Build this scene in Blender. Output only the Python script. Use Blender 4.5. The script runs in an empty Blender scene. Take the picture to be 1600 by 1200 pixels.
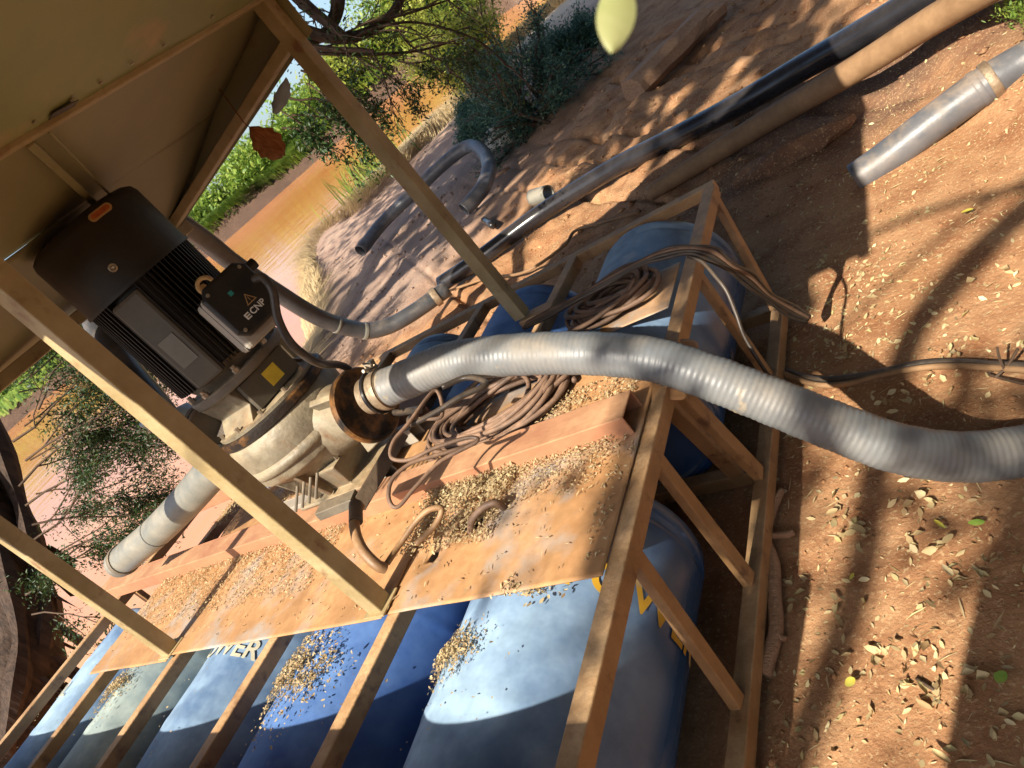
import bpy, bmesh, math, random
import numpy as np
from mathutils import Vector, Matrix, noise

random.seed(7)
RNG = np.random.default_rng(7)
S = bpy.context.scene
COL = S.collection
R_ = math.radians

# ------------------------------------------------------------------ camera
cam_d = bpy.data.cameras.new('camera')
cam = bpy.data.objects.new('camera', cam_d)
COL.objects.link(cam)
cam_d.sensor_width = 36
cam_d.lens = 1152.3 / 1600 * 36
cam_d.clip_start = 0.02
cam_d.clip_end = 1500
cam_d.dof.use_dof = True; cam_d.dof.focus_distance = 2.5; cam_d.dof.aperture_fstop = 9
RT = Vector((0.72731349, 0.31109881, -0.61174555))
DN = Vector((-0.30422616, -0.65285593, -0.69370425))
FW = Vector((-0.61519227, 0.69064946, -0.38018653))
M = Matrix.Identity(4)
for i in range(3):
    M[i][0] = RT[i]; M[i][1] = -DN[i]; M[i][2] = -FW[i]
M[2][3] = 1.6
cam.matrix_world = M
S.camera = cam

# ------------------------------------------------------------------ light
SUN_EL = 39.0
SUN_FROM = Vector((-0.10, -1.0, 0)).normalized()
W = bpy.data.worlds.new('World'); S.world = W; W.use_nodes = True
nt = W.node_tree
sky = nt.nodes.new('ShaderNodeTexSky'); sky.sky_type = 'NISHITA'; sky.sun_disc = False
sky.sun_elevation = R_(SUN_EL)
sky.sun_rotation = math.atan2(SUN_FROM.x, SUN_FROM.y)
sky.air_density = 1.0; sky.dust_density = 3.0; sky.ozone_density = 3.0; sky.altitude = 200
bg = nt.nodes['Background']; bg.inputs['Strength'].default_value = 0.11
nt.links.new(sky.outputs['Color'], bg.inputs['Color'])
sun_d = bpy.data.lights.new('sun', 'SUN'); sun_d.energy = 5.0; sun_d.angle = R_(0.55)
sun_d.color = (1.0, 0.91, 0.76)
sun = bpy.data.objects.new('sun', sun_d); COL.objects.link(sun)
tos = SUN_FROM * math.cos(R_(SUN_EL)) + Vector((0, 0, math.sin(R_(SUN_EL))))
sun.rotation_euler = tos.to_track_quat('Z', 'Y').to_euler()
S.view_settings.view_transform = 'Standard'; S.view_settings.look = 'None'
S.view_settings.exposure = 1.0; S.view_settings.gamma = 1
S.view_settings.use_curve_mapping = False
S.render.engine = 'CYCLES'
S.cycles.max_bounces = 6; S.cycles.transparent_max_bounces = 12
S.cycles.use_denoising = True

# ------------------------------------------------------------------ materials
def nodes(m):
    m.use_nodes = True
    t = m.node_tree
    return t, t.nodes, t.links, t.nodes['Principled BSDF']

def vec_src(t, N, L, coords='Object', rand=False):
    tc = N.new('ShaderNodeTexCoord')
    if coords == 'World':
        g = N.new('ShaderNodeNewGeometry'); out = g.outputs['Position']
    else:
        out = tc.outputs[coords]
    if rand:
        oi = N.new('ShaderNodeObjectInfo')
        mul = N.new('ShaderNodeVectorMath'); mul.operation = 'SCALE'
        mul.inputs[0].default_value = (37, 51, 23); L.new(oi.outputs['Random'], mul.inputs['Scale'])
        ad = N.new('ShaderNodeVectorMath'); ad.operation = 'ADD'
        L.new(out, ad.inputs[0]); L.new(mul.outputs[0], ad.inputs[1]); out = ad.outputs[0]
    return out

def noise_fac(N, L, vec, scale, detail=5, rough=.6, lo=.35, hi=.65, stretch=None):
    if stretch:
        mp = N.new('ShaderNodeMapping'); mp.inputs['Scale'].default_value = stretch
        L.new(vec, mp.inputs['Vector']); vec = mp.outputs[0]
    n = N.new('ShaderNodeTexNoise'); n.inputs['Scale'].default_value = scale
    n.inputs['Detail'].default_value = detail; n.inputs['Roughness'].default_value = rough
    L.new(vec, n.inputs['Vector'])
    mr = N.new('ShaderNodeMapRange'); mr.inputs['From Min'].default_value = lo; mr.inputs['From Max'].default_value = hi
    mr.clamp = True
    L.new(n.outputs['Fac'], mr.inputs['Value'])
    return mr.outputs[0]

def mixc(N, L, fac, a, b):
    mx = N.new('ShaderNodeMix'); mx.data_type = 'RGBA'
    if hasattr(fac, 'default_value') or hasattr(fac, 'links'): L.new(fac, mx.inputs[0])
    else: mx.inputs[0].default_value = fac
    for s, v in ((6, a), (7, b)):
        if isinstance(v, tuple): mx.inputs[s].default_value = (*v, 1)
        else: L.new(v, mx.inputs[s])
    return mx.outputs[2]

def mul(N, L, a, b):
    m = N.new('ShaderNodeMath'); m.operation = 'MULTIPLY'
    for i, v in enumerate((a, b)):
        if isinstance(v, (int, float)): m.inputs[i].default_value = v
        else: L.new(v, m.inputs[i])
    return m.outputs[0]

def mat(name, c1, c2=None, scale=6, rough=.6, metal=0, bump=0, bscale=60, dust=0, dcol=(.42, .25, .12),
        dscale=5, dlo=.3, dhi=.62, coords='Object', rand=False, stretch=None, spots=None, spec=.5, island=None,
        trans=0, lo=.35, hi=.65, spot_scale=30, spot_lo=.62, spot_hi=.7, dmin=.1):
    m = bpy.data.materials.new(name)
    t, N, L, P = nodes(m)
    v = vec_src(t, N, L, coords, rand)
    col = mixc(N, L, noise_fac(N, L, v, scale, stretch=stretch, lo=lo, hi=hi), c1, c2 or c1)
    if island:
        g = N.new('ShaderNodeNewGeometry')
        cr = N.new('ShaderNodeValToRGB'); cr.color_ramp.interpolation = 'LINEAR'
        els = cr.color_ramp.elements
        for i, c in enumerate(island):
            e = els[i] if i < 2 else els.new(1)
            e.position = i / (len(island) - 1); e.color = (*c, 1)
        L.new(g.outputs['Random Per Island'], cr.inputs[0]); col = cr.outputs[0]
    if spots:
        col = mixc(N, L, noise_fac(N, L, v, spot_scale, 4, .6, spot_lo, spot_hi), col, spots)
    rg = rough
    if dust > 0:
        g = N.new('ShaderNodeNewGeometry'); sp = N.new('ShaderNodeSeparateXYZ'); L.new(g.outputs['Normal'], sp.inputs[0])
        mr = N.new('ShaderNodeMapRange'); mr.inputs['From Min'].default_value = -.2; mr.inputs['From Max'].default_value = .95
        mr.inputs['To Min'].default_value = dmin; mr.inputs['To Max'].default_value = 1; L.new(sp.outputs['Z'], mr.inputs['Value'])
        nf = noise_fac(N, L, v, dscale, 6, .65, dlo, dhi)
        f = mul(N, L, mul(N, L, mr.outputs[0], nf), dust)
        dc = mixc(N, L, noise_fac(N, L, v, dscale * 5, 3), dcol, tuple(min(1, c * 1.35 + .02) for c in dcol))
        col = mixc(N, L, f, col, dc)
        rm = N.new('ShaderNodeMapRange'); rm.inputs['To Min'].default_value = rough; rm.inputs['To Max'].default_value = .9
        L.new(f, rm.inputs['Value']); L.new(rm.outputs[0], P.inputs['Roughness'])
    else:
        P.inputs['Roughness'].default_value = rough
    L.new(col, P.inputs['Base Color'])
    P.inputs['Metallic'].default_value = metal
    P.inputs['Specular IOR Level'].default_value = spec
    if bump > 0:
        n = N.new('ShaderNodeTexNoise'); n.inputs['Scale'].default_value = bscale; n.inputs['Detail'].default_value = 5
        if stretch:
            mp = N.new('ShaderNodeMapping'); mp.inputs['Scale'].default_value = stretch
            L.new(v, mp.inputs['Vector']); L.new(mp.outputs[0], n.inputs['Vector'])
        else: L.new(v, n.inputs['Vector'])
        b = N.new('ShaderNodeBump'); b.inputs['Strength'].default_value = bump; b.inputs['Distance'].default_value = .01
        L.new(n.outputs['Fac'], b.inputs['Height']); L.new(b.outputs[0], P.inputs['Normal'])
    if trans > 0:
        tr = N.new('ShaderNodeBsdfTranslucent'); L.new(col, tr.inputs['Color'])
        ms = N.new('ShaderNodeMixShader'); ms.inputs[0].default_value = trans
        L.new(P.outputs[0], ms.inputs[1]); L.new(tr.outputs[0], ms.inputs[2])
        L.new(ms.outputs[0], N['Material Output'].inputs['Surface'])
    return m

DUST = (.46, .27, .13)
MT = {}
MT['frame'] = mat('dusty_frame_steel', (.37, .20, .085), (.25, .13, .05), 9, .5, 0, .25, 80, .6, (.52, .35, .19), 7, stretch=(1, 1, 1), spots=(.12, .05, .025), spot_scale=16, spot_lo=.56, spot_hi=.70)
MT['post'] = mat('primer_post_steel', (.40, .31, .165), (.28, .205, .09), 7, .5, 0, .2, 70, .15, DUST, spots=(.20, .10, .045), spot_scale=11, spot_lo=.60, spot_hi=.74)
MT['darksteel'] = mat('dark_painted_steel', (.025, .022, .02), (.06, .045, .03), 9, .5, 0, .2, 70, .2, DUST)
MT['sheet'] = mat('dusty_sheet_metal', (.33, .165, .065), (.39, .225, .105), 3.5, .6, 0, .35, 9, .75, (.40, .21, .085), 6, dlo=.36, dhi=.60, spots=(.34, .37, .38), spot_scale=3.4, spot_lo=.50, spot_hi=.68)
MT['redchannel'] = mat('red_oxide_channel', (.30, .12, .06), (.37, .17, .09), 5, .6, 0, .15, 60, .85, (.40, .22, .11), 4, stretch=(.4, 1, 1))
MT['roof'] = mat('roof_underside', (.20, .22, .10), (.25, .25, .095), 2.5, .5, 0, .12, 5, 0, spots=(.42, .27, .12), spot_scale=3, spot_lo=.55, spot_hi=.72)
MT['roofbrown'] = mat('roof_underside_brown', (.20, .175, .08), (.24, .205, .09), 2.5, .5, 0, .12, 5, 0, spots=(.20, .12, .05), spot_scale=4, spot_lo=.62, spot_hi=.75)
MT['drum'] = None
MT['motor'] = mat('black_motor_iron', (.004, .004, .004), (.010, .008, .006), 8, .5, .0, .1, 60, .08, (.16, .10, .05))
MT['cowl'] = mat('black_cowl_iron', (.006, .0045, .003), (.018, .011, .006), 4, .55, .0, .12, 30, .06, (.16, .10, .05))
MT['motorgrey'] = mat('grey_motor_panel', (.055, .055, .045), (.08, .075, .06), 6, .5, .2, .05, 60, .2, DUST)
MT['plate'] = mat('dull_nameplate', (.13, .125, .10), (.17, .16, .13), 8, .5)
MT['cast'] = mat('cast_iron_cream', (.20, .175, .125), (.095, .078, .055), 9, .48, 0, .4, 40, .35, (.60, .44, .24), 5, spots=(.13, .075, .04), spot_scale=7, spot_lo=.54, spot_hi=.68)
MT['castdark'] = mat('cast_iron_grey', (.13, .115, .09), (.075, .062, .045), 6, .5, 0, .3, 40, .4, (.36, .25, .14), 5)
MT['rust'] = mat('rusty_black_flange', (.018, .012, .009), (.20, .09, .025), 9, .5, .2, .3, 50, 0, lo=.48, hi=.62)
MT['lbox'] = mat('light_grey_box', (.26, .25, .22), (.32, .29, .24), 7, .5, 0, .05, 40, .2, DUST)
MT['label'] = mat('yellow_label', (.75, .55, .04), (.62, .42, .03), 20, .5)
MT['white'] = mat('white_print', (.72, .70, .62), None, 9, .5)
MT['yprint'] = mat('yellow_print', (.72, .42, .03), (.58, .33, .03), 9, .5, spots=(.45, .35, .2), spot_scale=25)
MT['cprint'] = mat('faded_cream_print', (.60, .56, .42), (.50, .47, .36), 9, .5)
MT['tan'] = mat('tan_paint', (.52, .34, .14), (.40, .24, .09), 9, .5, 0, .1)
MT['orange'] = mat('orange_lit_slot', (.55, .14, .03), (.30, .06, .02), 30, .5)
MT['teal'] = mat('teal_print', (.02, .25, .22), None, 9, .5)
MT['steelring'] = mat('brass_clamp', (.19, .125, .075), (.32, .25, .17), 22, .5, .35, .3, 60)
MT['bolt'] = mat('zinc_bolt', (.45, .40, .32), (.3, .22, .14), 20, .4, .7)
MT['hose'] = mat('grey_ribbed_hose', (.125, .135, .145), (.18, .185, .185), 4, .42, 0, .12, 30, .6, (.27, .215, .15), 5, dlo=.44, dhi=.70, spots=(.50, .36, .18), spot_scale=7, spot_lo=.66, spot_hi=.78, spec=.45)
MT['hosegrey'] = mat('dark_grey_hose', (.075, .08, .09), (.13, .13, .14), 6, .38, 0, .1, 50, .6, (.34, .24, .15), 9, dlo=.45, dhi=.75)
MT['hosedark'] = mat('black_grey_hose', (.035, .038, .043), (.065, .065, .07), 6, .33, 0, .1, 50, .5, (.34, .26, .18), 7, dlo=.48, dhi=.78)
MT['hosepale'] = mat('pale_grey_hose', (.13, .135, .12), (.20, .19, .16), 6, .38, 0, .1, 50, .25, (.5, .42, .3), 6)
MT['hoseblack'] = mat('black_pipe', (.012, .012, .015), (.02, .02, .024), 6, .17, 0, .03, 50, .10, (.22, .18, .15), 4)
MT['hosebrown'] = mat('dusty_brown_pipe', (.19, .105, .048), (.25, .145, .07), 6, .7, 0, .1, 50, .6, (.26, .15, .072), 6, dmin=.6)
MT['cable'] = mat('dusty_cable', (.07, .045, .032), (.17, .10, .065), 10, .6, 0, .1, 60, .7, (.30, .175, .105), 8, dlo=.4, dhi=.7)
MT['cableblack'] = mat('black_cable', (.014, .013, .013), (.03, .026, .024), 10, .4, 0, 0, 60, .25, (.3, .2, .12), 8)
MT['hosetan'] = mat('brown_drain_hose', (.16, .085, .04), (.26, .15, .07), 10, .5, 0, .2, 40, .4, DUST)
MT['valve'] = mat('grey_green_valve', (.30, .34, .32), (.22, .25, .23), 6, .35, 0, .1, 40, .1, DUST)
MT['bark'] = mat('shaggy_bark', (.025, .013, .008), (.07, .04, .025), 7, .85, 0, .9, 14, 0, stretch=(3, 3, .35))
MT['twig'] = mat('brown_twig', (.06, .035, .02), (.10, .06, .035), 12, .8)
MT['dimwood'] = mat('dark_timber', (.12, .07, .04), (.20, .12, .07), 8, .8, 0, .4, 30, .3, DUST, stretch=(6, 1, 6))
MT['log'] = mat('weathered_timber', (.26, .14, .08), (.40, .24, .15), 8, .85, 0, .7, 25, .4, DUST, stretch=(1, 8, 8))
MT['rock'] = mat('pale_rock', (.50, .46, .38), (.36, .32, .26), 5, .85, 0, .6, 20)
MT['leafdark'] = mat('dark_leaves', (.04, .08, .02), rough=.5, island=[(.010, .03, .012), (.025, .065, .015), (.06, .11, .025)], trans=.3)
MT['leafteal'] = mat('blue_green_leaves', (.04, .08, .05), rough=.55, island=[(.03, .09, .075), (.08, .17, .12), (.18, .27, .15)], trans=.4)
MT['leafbright'] = mat('bright_leaves', (.12, .22, .03), rough=.5, island=[(.10, .19, .03), (.22, .34, .05), (.34, .40, .07)], trans=.45)
MT['leafyellow'] = mat('yellow_green_leaves', (.2, .25, .03), rough=.5, island=[(.22, .28, .04), (.42, .42, .06), (.16, .24, .04)], trans=.5)
MT['drygrass'] = mat('dry_grass', (.5, .4, .22), rough=.7, island=[(.42, .31, .16), (.60, .47, .26), (.34, .24, .14)], trans=.3)
MT['litter'] = mat('leaf_litter', (.5, .4, .2), rough=.7, island=[(.48, .36, .18), (.64, .52, .28), (.34, .22, .10), (.70, .60, .36), (.46, .38, .16)], trans=.2)
MT['chaff'] = mat('pale_leaf_chaff', (.5, .4, .2), rough=.7, island=[(.46, .34, .18), (.58, .46, .26), (.32, .20, .10), (.55, .45, .26), (.40, .28, .13), (.50, .42, .26)], trans=.15)
MT['leafone'] = mat('yellow_leaf', (.70, .60, .08), (.60, .62, .14), 25, .5, trans=.3)
MT['leafgreen'] = mat('green_leaf', (.18, .34, .05), (.30, .42, .08), 25, .5, trans=.3)
MT['leafnear'] = mat('pale_yellow_green_leaf', (.40, .45, .17), (.55, .55, .26), 12, .5, stretch=(1, 4, 1), trans=.5)
MT['dryleaf'] = mat('red_brown_dry_leaf', (.20, .06, .02), (.38, .15, .05), 30, .55, trans=.4, stretch=(1, 5, 1))
MT['greyleaf'] = mat('grey_dry_leaf', (.34, .35, .34), (.26, .28, .27), 20, .6, trans=.3)
MT['mudbank'] = mat('mud_bank', (.16, .09, .07), (.24, .14, .10), .6, .9, 0, .5, 3)

def drum_mat(name, blue, fade, amt):
    return mat(name, blue, tuple(c * 1.25 for c in blue), 3, .26, 0, .05, 18, amt, fade, 2.2, dlo=.25, dhi=.6, rand=True,
               spots=(.42, .33, .22), spot_scale=4.5, spot_lo=.66, spot_hi=.80, dmin=.0)
MT['drumA'] = drum_mat('faded_blue_plastic', (.02, .07, .20), (.27, .39, .52), .95)
MT['drumB'] = drum_mat('deep_blue_plastic', (.006, .045, .24), (.12, .24, .50), .75)
MT['drumC'] = drum_mat('grey_blue_plastic', (.03, .08, .15), (.30, .36, .34), .95)

def ground_mat():
    m = bpy.data.materials.new('red_earth')
    t, N, L, P = nodes(m)
    v = vec_src(t, N, L, 'World')
    c = mixc(N, L, noise_fac(N, L, v, .9, 6, .6), (.37, .185, .085), (.50, .29, .155))
    c = mixc(N, L, noise_fac(N, L, v, 5, 6, .65, .42, .66), c, (.27, .12, .055))
    # darker, debris strewn strip along the brown pipe
    ya = N.new('ShaderNodeMapRange'); ya.inputs['From Min'].default_value = 3.5; ya.inputs['From Max'].default_value = 3.9
    yb = N.new('ShaderNodeMapRange'); yb.inputs['From Min'].default_value = 5.3; yb.inputs['From Max'].default_value = 4.6
    sy = N.new('ShaderNodeSeparateXYZ'); L.new(v, sy.inputs[0]); L.new(sy.outputs[1], ya.inputs['Value']); L.new(sy.outputs[1], yb.inputs['Value'])
    xa = N.new('ShaderNodeMapRange'); xa.inputs['From Min'].default_value = -2.6; xa.inputs['From Max'].default_value = -1.4; L.new(sy.outputs[0], xa.inputs['Value'])
    dm = mul(N, L, mul(N, L, ya.outputs[0], yb.outputs[0]), mul(N, L, xa.outputs[0], noise_fac(N, L, v, 2.2, 6, .7, .30, .55)))
    c = mixc(N, L, mul(N, L, dm, .8), c, (.13, .075, .055))
    # pale pinkish bank surface beyond the hoses
    sp = N.new('ShaderNodeSeparateXYZ'); L.new(v, sp.inputs[0])
    a = N.new('ShaderNodeMath'); a.operation = 'MULTIPLY_ADD'; L.new(sp.outputs[0], a.inputs[0]); a.inputs[1].default_value = -.45; L.new(sp.outputs[1], a.inputs[2])
    mr = N.new('ShaderNodeMapRange'); mr.inputs['From Min'].default_value = 7.2; mr.inputs['From Max'].default_value = 8.4
    ad = N.new('ShaderNodeMath'); ad.operation = 'ADD'
    nz = noise_fac(N, L, v, 1.2, 5, .6, .2, .8)
    L.new(a.outputs[0], ad.inputs[0]); L.new(mul(N, L, nz, 1.6), ad.inputs[1]); L.new(ad.outputs[0], mr.inputs['Value'])
    pale = mixc(N, L, noise_fac(N, L, v, 3, 6, .7, .35, .65, stretch=(1, .35, 1)), (.26, .17, .135), (.40, .28, .215))
    mrx = N.new('ShaderNodeMapRange'); mrx.inputs['From Min'].default_value = -3.6; mrx.inputs['From Max'].default_value = -5.2; L.new(sp.outputs[0], mrx.inputs['Value'])
    c = mixc(N, L, mul(N, L, mr.outputs[0], mrx.outputs[0]), c, pale)
    mr2 = N.new('ShaderNodeMapRange'); mr2.inputs['From Min'].default_value = 16; mr2.inputs['From Max'].default_value = 20
    L.new(a.outputs[0], mr2.inputs['Value'])
    mr3 = N.new('ShaderNodeMapRange'); mr3.inputs['From Min'].default_value = -11; mr3.inputs['From Max'].default_value = -9.5; L.new(sp.outputs[0], mr3.inputs['Value'])
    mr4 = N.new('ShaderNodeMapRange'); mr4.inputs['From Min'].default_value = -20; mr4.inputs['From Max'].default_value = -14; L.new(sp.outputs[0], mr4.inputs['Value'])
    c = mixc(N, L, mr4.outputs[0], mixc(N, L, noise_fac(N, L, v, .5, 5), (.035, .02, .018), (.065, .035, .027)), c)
    c = mixc(N, L, mul(N, L, mul(N, L, mr2.outputs[0], .85), mr3.outputs[0]), c, (.60, .50, .36))
    c = mixc(N, L, mul(N, L, noise_fac(N, L, v, 90, 3, .6, .56, .66), .7), c, (.58, .40, .22))
    c = mixc(N, L, mul(N, L, noise_fac(N, L, v, 38, 4, .7, .60, .70), .6), c, (.16, .07, .035))
    L.new(c, P.inputs['Base Color']); P.inputs['Roughness'].default_value = .95; P.inputs['Specular IOR Level'].default_value = .2
    n1 = N.new('ShaderNodeTexNoise'); n1.inputs['Scale'].default_value = 26; n1.inputs['Detail'].default_value = 9; n1.inputs['Roughness'].default_value = .7
    L.new(v, n1.inputs['Vector'])
    b = N.new('ShaderNodeBump'); b.inputs['Strength'].default_value = .5; b.inputs['Distance'].default_value = .03
    L.new(n1.outputs['Fac'], b.inputs['Height']); L.new(b.outputs[0], P.inputs['Normal'])
    return m
MT['ground'] = ground_mat()

def water_mat():
    m = bpy.data.materials.new('muddy_water')
    t, N, L, P = nodes(m)
    v = vec_src(t, N, L, 'World')
    c = mixc(N, L, noise_fac(N, L, v, .12, 3), (.62, .21, .05), (.66, .30, .08))
    L.new(c, P.inputs['Base Color']); P.inputs['Roughness'].default_value = .10; P.inputs['IOR'].default_value = 1.8
    P.inputs['Specular IOR Level'].default_value = .9
    n1 = N.new('ShaderNodeTexNoise'); n1.inputs['Scale'].default_value = 1.6; n1.inputs['Detail'].default_value = 3
    mp = N.new('ShaderNodeMapping'); mp.inputs['Scale'].default_value = (1, .5, 1); mp.inputs['Rotation'].default_value = (0, 0, R_(40))
    L.new(v, mp.inputs['Vector']); L.new(mp.outputs[0], n1.inputs['Vector'])
    b = N.new('ShaderNodeBump'); b.inputs['Strength'].default_value = .55; b.inputs['Distance'].default_value = .035
    L.new(n1.outputs['Fac'], b.inputs['Height']); L.new(b.outputs[0], P.inputs['Normal'])
    return m
MT['water'] = water_mat()

# ------------------------------------------------------------------ mesh helpers
class MB:
    def __init__(self): self.v = []; self.f = []
    def add(self, vs, fs):
        o = len(self.v); self.v += [tuple(p) for p in vs]; self.f += [tuple(i + o for i in f) for f in fs]; return self
    def box(self, a, b):
        (x0, y0, z0), (x1, y1, z1) = a, b
        return self.add([(x0, y0, z0), (x1, y0, z0), (x1, y1, z0), (x0, y1, z0), (x0, y0, z1), (x1, y0, z1), (x1, y1, z1), (x0, y1, z1)],
                        [(3, 2, 1, 0), (4, 5, 6, 7), (0, 1, 5, 4), (1, 2, 6, 5), (2, 3, 7, 6), (3, 0, 4, 7)])
    def obox(self, c, ax, ay, az, sx, sy, sz):
        c = Vector(c); vs = []
        for k in (-1, 1):
            for i, j in ((-1, -1), (1, -1), (1, 1), (-1, 1)):
                vs.append(c + ax * (i * sx / 2) + ay * (j * sy / 2) + az * (k * sz / 2))
        return self.add(vs, [(3, 2, 1, 0), (4, 5, 6, 7), (0, 1, 5, 4), (1, 2, 6, 5), (2, 3, 7, 6), (3, 0, 4, 7)])
    def beam(self, p, q, w, h, up=(0, 0, 1)):
        p, q = Vector(p), Vector(q); z = (q - p); ln = z.length; z.normalize()
        up = Vector(up)
        if abs(z.dot(up)) > .97: up = Vector((0, 1, 0))
        x = up.cross(z).normalized(); y = z.cross(x)
        return self.obox((p + q) / 2, x, y, z, w, h, ln)
    def tube(self, pts, r, n=12, cap=True, rf=None):
        pts = [Vector(p) for p in pts]
        m = len(pts); prev = None; rings = []
        for i, p in enumerate(pts):
            t = (pts[min(i + 1, m - 1)] - pts[max(i - 1, 0)]).normalized()
            if prev is None:
                u = Vector((0, 0, 1)) if abs(t.z) < .9 else Vector((1, 0, 0))
                x = u.cross(t).normalized()
            else:
                x = (prev - t * prev.dot(t)).normalized()
            prev = x; y = t.cross(x)
            rr = rf(i / (m - 1)) if rf else (r[i] if isinstance(r, (list, tuple)) else r)
            rings.append([p + x * (rr * math.cos(2 * math.pi * k / n)) + y * (rr * math.sin(2 * math.pi * k / n)) for k in range(n)])
        vs = [v for rg in rings for v in rg]; fs = []
        for i in range(m - 1):
            for k in range(n):
                a = i * n + k; b = i * n + (k + 1) % n
                fs.append((a, b, b + n, a + n))
        if cap:
            fs.append(tuple(reversed(range(n)))); fs.append(tuple(range((m - 1) * n, m * n)))
        return self.add(vs, fs)
    def lathe(self, prof, c, axis=(0, 0, 1), n=40, ref=None, full=True):
        c = Vector(c); z = Vector(axis).normalized()
        u = Vector(ref) if ref else (Vector((1, 0, 0)) if abs(z.x) < .9 else Vector((0, 1, 0)))
        x = (u - z * u.dot(z)).normalized(); y = z.cross(x)
        vs = []; fs = []
        for r, h in prof:
            for k in range(n):
                a = 2 * math.pi * k / n
                vs.append(c + z * h + x * (r * math.cos(a)) + y * (r * math.sin(a)))
        for i in range(len(prof) - 1):
            for k in range(n):
                a = i * n + k; b = i * n + (k + 1) % n
                fs.append((a, b, b + n, a + n))
        fs.append(tuple(reversed(range(n)))); fs.append(tuple(range((len(prof) - 1) * n, len(prof) * n)))
        return self.add(vs, fs)

WL = {}   # world location of each thing/part
def mesh_obj(name, mb, m, parent=None, smooth=False, bevel=0, loc=None, sharp=35):
    base = Vector(WL.get(parent.name, (0, 0, 0))) if parent else Vector(loc or (0, 0, 0))
    me = bpy.data.meshes.new(name)
    if isinstance(mb, MB):
        me.from_pydata([(p[0] - base.x, p[1] - base.y, p[2] - base.z) for p in mb.v], [], mb.f)
    else:
        V, F = mb
        V = np.asarray(V, dtype=np.float32) - np.array(base, dtype=np.float32)
        k = F.shape[1]
        me.vertices.add(len(V)); me.vertices.foreach_set('co', V.ravel())
        me.loops.add(F.size); me.loops.foreach_set('vertex_index', F.astype(np.int32).ravel())
        me.polygons.add(len(F)); me.polygons.foreach_set('loop_start', np.arange(0, F.size, k, dtype=np.int32))
        me.update(calc_edges=True)
    me.materials.append(m)
    o = bpy.data.objects.new(name, me); COL.objects.link(o)
    if smooth:
        me.shade_smooth()
        if sharp: me.set_sharp_from_angle(angle=R_(sharp))
    if bevel:
        b = o.modifiers.new('bevel', 'BEVEL'); b.width = bevel; b.segments = 2; b.limit_method = 'ANGLE'; b.angle_limit = R_(40)
    if parent: o.parent = parent; WL[o.name] = tuple(base)
    else:
        o.location = base; WL[o.name] = tuple(base)
    return o
def tag(o, label=None, cat=None, group=None, kind=None):
    if label: o['label'] = label
    if cat: o['category'] = cat
    if group: o['group'] = group
    if kind: o['kind'] = kind
    return o
def thing(name, loc, label, cat, group=None):
    o = bpy.data.objects.new(name, None); COL.objects.link(o); o.location = loc
    o.empty_display_size = .1; WL[o.name] = tuple(loc)
    return tag(o, label, cat, group)

def spline(pts, n=8):
    P = [Vector(p) for p in pts]; out = []
    Q = [P[0] * 2 - P[1]] + P + [P[-1] * 2 - P[-2]]
    for i in range(1, len(Q) - 2):
        a, b, c, d = Q[i - 1:i + 3]
        for k in range(n):
            t = k / n
            out.append(.5 * ((2 * b) + (c - a) * t + (2 * a - 5 * b + 4 * c - d) * t * t + (3 * b - a - 3 * c + d) * t ** 3))
    out.append(P[-1]); return out
def resample(pts, step):
    out = [pts[0].copy()]; acc = 0
    for a, b in zip(pts, pts[1:]):
        ln = (b - a).length; s = step - acc
        while s <= ln:
            out.append(a.lerp(b, s / ln)); s += step
        acc = (acc + ln) % step if ln else acc
    return out

# ------------------------------------------------------------------ terrain
CREST = [(-5.0, -40), (-5.2, -8), (-5.15, 0), (-5.2, 1.6), (-6.0, 3.3), (-7.2, 5.4), (-8.6, 7.4), (-10.4, 9.6), (-11.0, 11.2), (-10.4, 12.8), (-9.5, 14.4), (-8.8, 17), (-8.0, 20), (-7.5, 26), (-7, 36), (-4, 60), (0, 120)]
FAR = [(-120, -60), (-108, -10), (-95, 14), (-74, 28), (-56, 40), (-43, 52), (-36, 56), (-28, 52), (-20, 45), (-14, 40), (-8, 38), (2, 90)]
def seg_dist(X, Y, pl):
    best = np.full(X.shape, 1e9); side = np.zeros(X.shape)
    for (ax, ay), (bx, by) in zip(pl, pl[1:]):
        dx, dy = bx - ax, by - ay; L2 = dx * dx + dy * dy
        t = np.clip(((X - ax) * dx + (Y - ay) * dy) / L2, 0, 1)
        d = np.hypot(X - ax - t * dx, Y - ay - t * dy)
        s = np.sign((X - ax) * dy - (Y - ay) * dx)
        m = d < best; best[m] = d[m]; side[m] = s[m]
    return best, side
def crest_d(X, Y):
    b, _ = seg_dist(X, Y, CREST); c = np.array(CREST, float)
    return b * np.where(X > np.interp(Y, c[:, 1], c[:, 0]), 1, -1)
def far_d(X, Y):
    b, _ = seg_dist(X, Y, FAR); poly = [(-3000, FAR[0][1])] + FAR + [(-3000, FAR[-1][1])]
    poly = [(-3000, -3000), (FAR[0][0], -3000)] + FAR + [(FAR[-1][0], 3000), (-3000, 3000)]
    ins = np.zeros(X.shape, bool)
    for (ax, ay), (bx, by) in zip(poly, poly[1:] + poly[:1]):
        if ay == by: continue
        c = ((ay > Y) != (by > Y)) & (X < (bx - ax) * (Y - ay) / (by - ay) + ax); ins ^= c
    return b * np.where(ins, -1, 1)
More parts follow.
